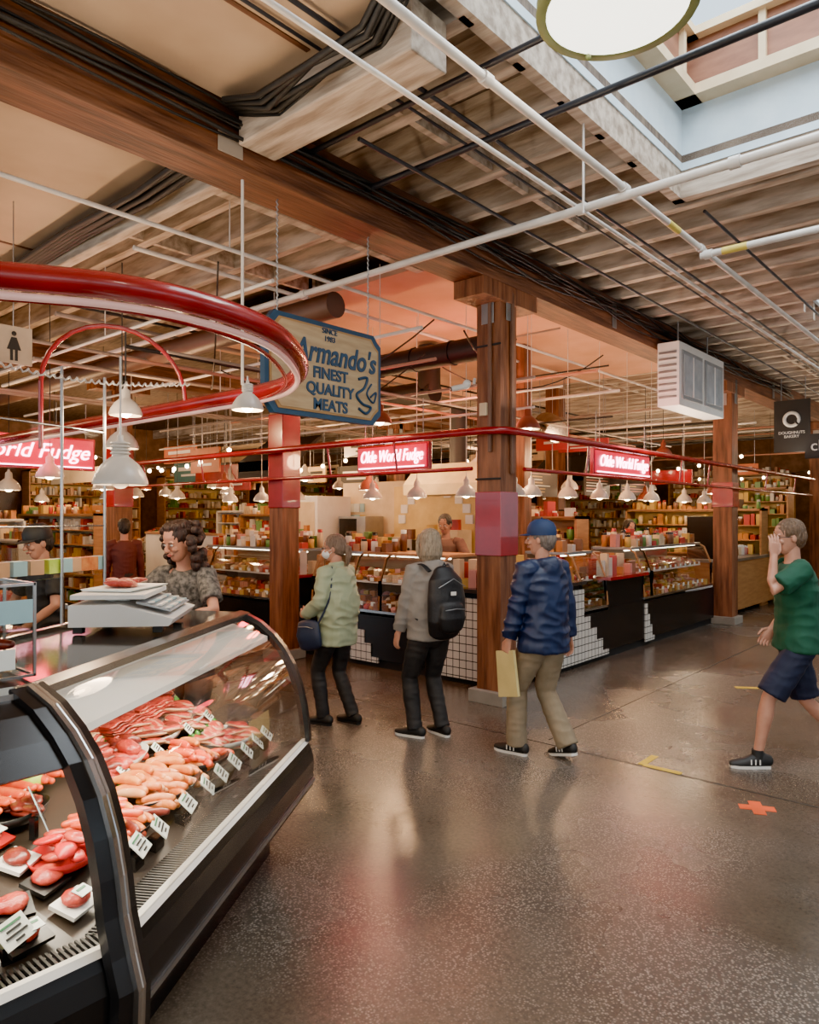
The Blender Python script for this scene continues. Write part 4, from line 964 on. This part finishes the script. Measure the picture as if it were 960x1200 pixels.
    for s in(-1,1):
        b.sph((s*.03,.083,.114),(.012,.0085,.007),EYEW,10); b.sph((s*.03,.0895,.114),(.0052,.004,.0055),EYED,8)
        b.tube([(s*.016,.094,.13),(s*.03,.094,.135),(s*.046,.084,.131)],.003,c.get('brow',EYED),6)
    b.tube([(-.02,.089,.052),(-.008,.097,.054),(0,.097,.053),(.008,.097,.054),(.02,.089,.052)],[.003,.0045,.004,.0045,.003],LIP,8); b.tube([(-.015,.09,.046),(0,.096,.045),(.015,.09,.046)],[.003,.005,.003],LIP,8)
    if c.get('mask'):
        b.sph((0,.055,.058),(.058,.062,.05),mat('mask_white',(.75,.78,.82),.7),18)
        for s in(-1,1): b.tube([(s*.055,.06,.08),(s*.078,0,.1)],.0025,WHITE,6); b.tube([(s*.05,.06,.03),(s*.078,-.005,.085)],.0025,WHITE,6)
    if c.get('glasses'):
        for s in(-1,1):
            pts=[(s*.032+.021*math.cos(a),.102,.115+.016*math.sin(a)) for a in [2*pi*k/16 for k in range(17)]]; b.tube(pts,.002,BLACKM,6); b.tube([(s*.053,.1,.117),(s*.078,0,.115)],.002,BLACKM,6)
        b.tube([(-.011,.103,.117),(.011,.103,.117)],.002,BLACKM,6)
    b.obj('face_features',e)
    hm=c['hair']; b=MB(); b.M=HR; st_=c.get('style','short')
    b.sph((0,-.02,.155),(.083,.1,.09),hm,20); b.sph((0,-.045,.115),(.079,.078,.085),hm,18)
    if st_=='short': b.sph((0,-.055,.09),(.066,.06,.07),hm,14)
    if st_=='bob':
        b.tube([(0,-.04,.17),(0,-.055,.09),(0,-.055,.02),(0,-.05,-.02)],[(.085,.075),(.096,.072),(.1,.065),(.08,.05)],hm,18,ref=(1,0,0),rnd=True)
        for s in(-1,1): b.tube([(s*.062,.045,.18),(s*.082,.035,.12),(s*.085,.02,.04),(s*.075,.0,-.01)],[.016,.02,.022,.012],hm,10,rnd=True)
    if st_=='tied': b.tube([(0,-.1,.13),(0,-.135,.1),(0,-.14,.03),(0,-.12,-.05)],[.02,.035,.03,.012],hm,10,rnd=True)
    if st_=='curly':
        for i in range(95):
            a=random.uniform(.36*pi,1.64*pi)+pi/2; z=random.uniform(-.17,.19); r=.098+.03*math.sin((z+.16)*7)
            b.sph((r*math.cos(a)*1.0,r*math.sin(a)*.95-.035,z),random.uniform(.02,.034),hm,8)
        for i in range(26): a=random.uniform(0,2*pi); b.sph((.055*math.cos(a),.06*math.sin(a)-.02,.215),.026,hm,8)
    remesh(b,.006,'hair',hm,e,amp=.005,freq=28,sm=1,stretch=(2,2,.6))
    if c.get('cap'):
        b=MB(); b.M=HR; cm=c['cap']
        b.lathe((0,-.012,.14),[(1.0,0),(1.02,.02),(.98,.06),(.8,.095),(.45,.118),(.0001,.125)],cm,24,sx=.092,sy=.112)
        b.lathe((0,-.012,.14),[(.97,0),(.97,.05),(.0001,.1)],cm,24,sx=.09,sy=.11)
        vs=[];n=12
        for k in range(n+1):
            a=pi*(.14+.72*k/n); vs.append((.09*math.cos(a),.108*math.sin(a)-.012,.147)); vs.append((.084*math.cos(a),.108*math.sin(a)*.9+.075*math.sin(a)-.012,.135))
        vs2=[(x,y,z+.005) for x,y,z in vs]; nn=len(vs)
        fs=[(2*k,2*k+1,2*k+3,2*k+2) for k in range(n)]+[(nn+2*k,nn+2*k+2,nn+2*k+3,nn+2*k+1) for k in range(n)]+[(2*k+1,nn+2*k+1,nn+2*k+3,2*k+3) for k in range(n)]
        b.add(vs+vs2,fs,cm,True); b.sph((0,-.012,.267),.008,cm,8); b.obj('baseball_cap',e)
    pm=c['pants']; b=MB(); lf=c.get('legfit',1.); sh_=c.get('shorts',False)
    b.tube([spine(.24),spine(.1),spine(-.02),spine(-.1)],[(.148*fat,.115*fat),(.162,.125),(.17,.13),(.15,.11)],pm,20,ref=(1,0,0),rnd=True)
    for s in(-1,1):
        h_,k_,a_=hp[s],J[('k',s)],J[('a',s)]
        if sh_: b.tube([h_,h_.lerp(k_,.5),h_.lerp(k_,.93)],[.098,.1,.098],pm,16)
        else: b.tube([h_,h_.lerp(k_,.45),k_,k_.lerp(a_,.35),k_.lerp(a_,.8),a_-(a_-k_).normalized()*-.015],[.097*lf,.088*lf,.066*lf,.066*lf,.058*lf*c.get('cuff',1),.06*lf*c.get('cuff',1)],pm,16,rnd=False)
    remesh(b,.0085,'shorts' if sh_ else 'trousers',pm,e,amp=.006,freq=8,sm=2,stretch=(1,1,2))
    tm_=c['top']; b=MB(); hem=c.get('hem',-.08); F=c.get('fit',1.)
    ring=[(hem,.175,.13),(.05,.172,.128),(.25,.155*fat,.12*fat),(.45,.152*fat,.12*fat),(.68,.168,.122),(.86,.165,.108),(.955,.115,.085),(1.0,.078,.07)]
    b.tube([spine(t) for t,_,_ in ring],[(a*F,q*F) for _,a,q in ring],tm_,22,ref=(1,0,0))
    sl=c.get('sleeve',1.); sr=c.get('slr',.056)
    for s in(-1,1):
        P=[sh[s]-V((s*.06,0,.005)),sh[s],sh[s].lerp(J[('e',s)],.5),J[('e',s)],J[('e',s)].lerp(J[('w',s)],.5),J[('e',s)].lerp(J[('w',s)],.97)]; R_=[sr*1.15,sr*1.12,sr*1.02,sr*.92,sr*.85,sr*.75]
        if sl<1: P=[P[0],P[1],P[1].lerp(J[('e',s)],.75)]; R_=[sr*1.1,sr*1.08,sr*1.12]
        b.tube(P,R_,tm_,14)
    if c.get('hood'):
        b.tube([neck+V((-.1,-.0,-.01)),neck+V((-.07,-.07,.0)),neck+V((0,-.105,.0)),neck+V((.07,-.07,.0)),neck+V((.1,0,-.01))],[.035,.045,.055,.045,.035],tm_,12,rnd=True)
        b.sph(neck+V((0,-.11,-.06)),(.1,.045,.085),tm_,14)
    elif c.get('collar'): b.tube([neck+V((0,-.005,-.01)),neck+V((0,0,.05))],[(.075,.07),(.068,.066)],tm_,16)
    remesh(b,.0085,c.get('topname','jacket'),tm_,e,amp=c.get('wr',.008),freq=7,sm=2,stretch=(1,1,1.8))
    b=MB(); sm_=c.get('shoe',BLACKM); so=c.get('sole',WHITE)
    for s in(-1,1):
        x,y,lz,yaw=feet[s]; a_=J[('a',s)]; pitch=-c.get('heel',{}).get(s,0)
        b.M=T(a_-V((0,0,.085)))@RZ(yaw)@Matrix.Rotation(pitch,4,'X')
        pts=[(-.07,.05,.036,.045),(-.03,.058,.04,.055),(.03,.05,.042,.048),(.09,.036,.047,.034),(.14,.03,.045,.028),(.175,.027,.03,.022)]
        b.tube([(0,q-.0,z) for q,z,_,_ in pts],[(a,r) for _,_,a,r in pts],sm_,16,ref=(1,0,0),rnd=True)
        o_=[(-.095,0),(-.08,.03),(0,.036),(.09,.046),(.15,.042),(.19,.02)]
        outl=[(xx,yy) for yy,xx in o_]+[(-xx,yy) for yy,xx in o_[::-1]]
        n=len(outl); vs=[(xx,yy,.0) for xx,yy in outl]+[(xx*1.02,yy,.02) for xx,yy in outl]
        b.add(vs,[tuple(range(n))[::-1],tuple(range(n,2*n))]+[(i,(i+1)%n,n+(i+1)%n,n+i) for i in range(n)],so)
        if c.get('stripe'):
            for k in range(3): b.box((.044,.0+k*.03,.05),(.006,.008,.035),WHITE); b.box((-.044,.0+k*.03,.05),(.006,.008,.035),WHITE)
        if sh_: b.tube([(0,-.0,.07),(0,-.0,.13)],[.042,.04],BLACKM,14)
    b.obj('shoes',e)
    return e,J,spine,neck,sh,HR

LEFT=V((-.755,-.656,0)); AWAY=V((-.656,.755,0))
def mixd(l,a): return LEFT*l+AWAY*a
NAVY=mat('navy_jacket',(.005,.012,.045),.5,col2=(.008,.019,.065),vscale=8)
KHAKI=mat('khaki_cotton',(.27,.205,.13),.8,col2=(.21,.16,.1),vscale=8)
BLKP=mat('black_denim',(.013,.013,.015),.7,col2=(.025,.023,.023),vscale=8)
SAGE=mat('sage_jacket',(.36,.41,.27),.65,col2=(.3,.35,.22),vscale=7)
GREYH=mat('grey_hoodie',(.25,.225,.2),.85,col2=(.2,.18,.16),vscale=9)
GREEN=mat('green_tshirt',(.008,.08,.042),.8,col2=(.006,.06,.032),vscale=8)
NAVYS=mat('navy_shorts',(.007,.01,.03),.75,col2=(.01,.015,.04))
CAPB=mat('cap_blue',(.01,.03,.1),.7)
e,J,sp,nk,sh,HR=person('man_in_navy_jacket',(-2.72,4.62,0),mixd(.6,.8),1.69,dict(
  hair=hairmat('hair_grey',(.13,.1,.08),(.24,.19,.16)),cap=CAPB,pants=KHAKI,legfit=1.15,cuff=1.15,top=NAVY,hem=-.2,fit=1.24,slr=.07,hood=True,collar=True,wr=.013,
  feet={-1:(-.11,.18,0,.25),1:(.1,-.14,.03,-.1)},heel={1:.25},hyaw=.45,shoe=BLACKM,stripe=True,sole=WHITE,
  hands={-1:((-.27,.12,.84),(-.5,-1,0)),1:((.27,-.02,.83),(.5,-1,0))}))
b=MB(); w_=J[('w',-1)]+V((-.005,.0,-.1)); b.prism([(-.11,-.3),(.09,-.34),(.12,.0),(-.06,.03)],-.012,.012,mat('paper_bag',(.6,.48,.2),.7,col2=(.5,.4,.16)))
for i in range(len(b.v)): b.v[i]=b.v[i]+w_
b.obj('paper_bag',e)
e,J,sp,nk,sh,HR=person('woman_with_backpack',(-3.66,4.47,0),mixd(.5,.86),1.63,dict(fem=True,
  hair=hairmat('hair_ash_blonde',(.22,.16,.1),(.38,.29,.2)),style='bob',pants=BLKP,legfit=1.05,top=GREYH,hem=-.14,fit=1.22,fat=1.2,slr=.068,hood=True,topname='hoodie',
  feet={-1:(-.13,.05,0,.5),1:(.1,-.02,0,.1)},hyaw=-.1,sole=WHITE,
  hands={-1:((-.26,.12,.86),(-.6,-1,0)),1:((.22,.2,.92),(.6,-1,0))}))
BP=mat('backpack_black',(.01,.01,.012),.55,bump=.2)
b=MB()
b.tube([(0,-.21,.93),(0,-.245,1.02),(0,-.245,1.2),(0,-.225,1.35),(0,-.2,1.42)],[(.15,.08),(.175,.1),(.175,.1),(.155,.085),(.1,.05)],BP,20,ref=(1,0,0),rnd=True)
b.tube([(0,-.32,.97),(0,-.335,1.05),(0,-.33,1.14)],[(.11,.05),(.125,.055),(.11,.04)],BP,18,ref=(1,0,0),rnd=True)
remesh(b,.009,'backpack',BP,e,sm=3)
b=MB()
for s in(-1,1):
    b.tube(smooth_path([(s*.1,-.14,1.42),(s*.12,-.04,1.475),(s*.13,.1,1.42),(s*.155,.17,1.25),(s*.2,.08,1.1),(s*.18,-.1,1.02)],5),[(.025,.008)]*26,BP,8,ref=(1,0,0))
b.tube([(-.1,-.385,1.12),(0,-.395,1.13),(.1,-.385,1.12)],.004,STEEL,6); b.box((0,-.35,1.25),(.05,.004,.03),WHITE); b.tube([(-.13,-.33,1.3),(0,-.352,1.37),(.13,-.33,1.3)],.004,STEEL,6)
b.tube([(-.03,-.21,1.44),(0,-.21,1.49),(.03,-.21,1.44)],.008,BP,6)
b.obj('backpack_straps',e)
e,J,sp,nk,sh,HR=person('woman_in_sage_jacket',(-4.47,4.22,0),mixd(.8,.5),1.58,dict(fem=True,
  hair=hairmat('hair_brown_grey',(.13,.075,.05),(.24,.16,.11)),style='tied',mask=True,glasses=True,pants=BLKP,top=SAGE,hem=-.3,fit=1.22,fat=1.2,slr=.068,collar=True,wr=.013,
  feet={-1:(-.09,.1,0,.05),1:(.1,-.1,0,-.1)},hyaw=.45,hpitch=-.05,sole=BLACKM,
  hands={-1:((-.2,.22,1.02),(-.6,-1,-.3),(.3,.8,.1),(0,0,1),.7),1:((.24,.1,.88),(.6,-1,0))}))
b=MB(); BAG=mat('navy_handbag',(.015,.025,.06),.5)
b.tube([(-.27,.1,.76),(-.28,.12,.86),(-.27,.13,.96)],[(.13,.045),(.14,.055),(.12,.035)],BAG,18,ref=(0,1,0),rnd=True)
b.tube(smooth_path([(-.26,.02,.97),(-.2,-.06,1.2),(-.13,-.03,1.47),(0,.13,1.35),(.0,.17,1.2)],6),.01,BAG,8); b.tube([(-.33,.03,.93),(-.335,.1,.94),(-.325,.2,.93)],.005,STEEL,6)
b.obj('shoulder_bag',e)
e,J,sp,nk,sh,HR=person('man_in_green_tshirt',(-1.29,5.64,0),mixd(.99,.12),1.71,dict(
  hair=hairmat('hair_short_brown',(.1,.055,.03),(.17,.1,.055)),pants=NAVYS,shorts=True,top=GREEN,hem=-.1,fit=1.16,sleeve=.7,slr=.07,topname='tshirt',glasses=True,
  feet={-1:(-.09,.3,0,.05),1:(.1,-.4,.07,-.05)},heel={1:.5},hz=.89,lean=.03,hpitch=-.08,hyaw=.05,shoe=BLACKM,stripe=True,
  hands={-1:((-.17,.22,1.51),(-.4,1,-.9),(.15,-.1,1),(.3,-1,0),.2),1:((.2,.1,.95),(.4,-1,-.2))}))
person('butcher_shop_woman',(-4.15,2.62,0),(.45,-.9),1.7,dict(fem=True,
  hair=hairmat('hair_dark_curly',(.015,.008,.006),(.05,.02,.012)),style='curly',pants=BLKP,top=mat('patterned_grey_top',(.03,.03,.027),.8,col2=(.18,.165,.15),vscale=40),hem=-.1,sleeve=.6,slr=.058,topname='blouse',
  lean=.08,hpitch=-.3,hyaw=-.25,headfwd=.04,
  hands={-1:((-.12,.4,1.16),(-1,-.2,-.4),(.3,1,-.1),(.6,0,.8),.5),1:((.16,.4,1.15),(1,-.2,-.4),(-.3,1,-.1),(-.6,0,.8),.5)}))
light('butcher_face_fill','POINT',(-3.75,1.9,2.25),15,WARM2,.08)  # added light to brighten the shop woman's face, not an actual lamp
person('fudge_shop_man',(-5.68,7.25,0),(.35,-1),1.76,dict(skin=SKIND,hair=hairmat('hair_black',(.012,.01,.008),(.03,.024,.02)),pants=BLKP,top=mat('brown_tshirt',(.18,.08,.055),.8),hem=-.1,sleeve=.6,topname='tshirt',hpitch=-.25,
  hands={-1:((-.2,.28,1.05),(-1,-.6,-.2)),1:((.2,.28,1.05),(1,-.6,-.2))}))
person('candy_shop_woman',(-5.03,11.16,0),(1,-.6),1.68,dict(fem=True,hair=hairmat('hair_black',(.012,.01,.008),(.03,.024,.02)),style='bob',pants=BLKP,top=mat('red_blouse',(.45,.03,.04),.7),hem=-.1,topname='blouse',hpitch=-.15,
  hands={-1:((-.18,.2,1.05),(-1,-.6,-.2)),1:((.18,.2,1.05),(1,-.6,-.2))}))
person('butcher_shop_assistant',(-5.6,2.3,0),(.1,-1),1.66,dict(hair=hairmat('hair_black',(.012,.01,.008),(.03,.024,.02)),pants=BLKP,top=mat('black_uniform',(.015,.015,.017),.7),hem=-.1,sleeve=.6,topname='shirt',
  cap=BLACKM,hpitch=-.2,hands={-1:((-.2,.26,1.02),(-1,-.6,-.2)),1:((.2,.26,1.02),(1,-.6,-.2))}))
person('shopper_in_background',(-9.4,4.9,0),(-1,.4),1.7,dict(hair=hairmat('hair_black',(.012,.01,.008),(.03,.024,.02)),pants=BLKP,top=mat('maroon_jacket',(.1,.02,.02),.7),hands={-1:((-.24,.08,.84),(-.5,-1,0)),1:((.24,.08,.84),(.5,-1,0))}))
print('faces',sum(len(o.data.polygons) for o in scene.objects if o.type=='MESH'))
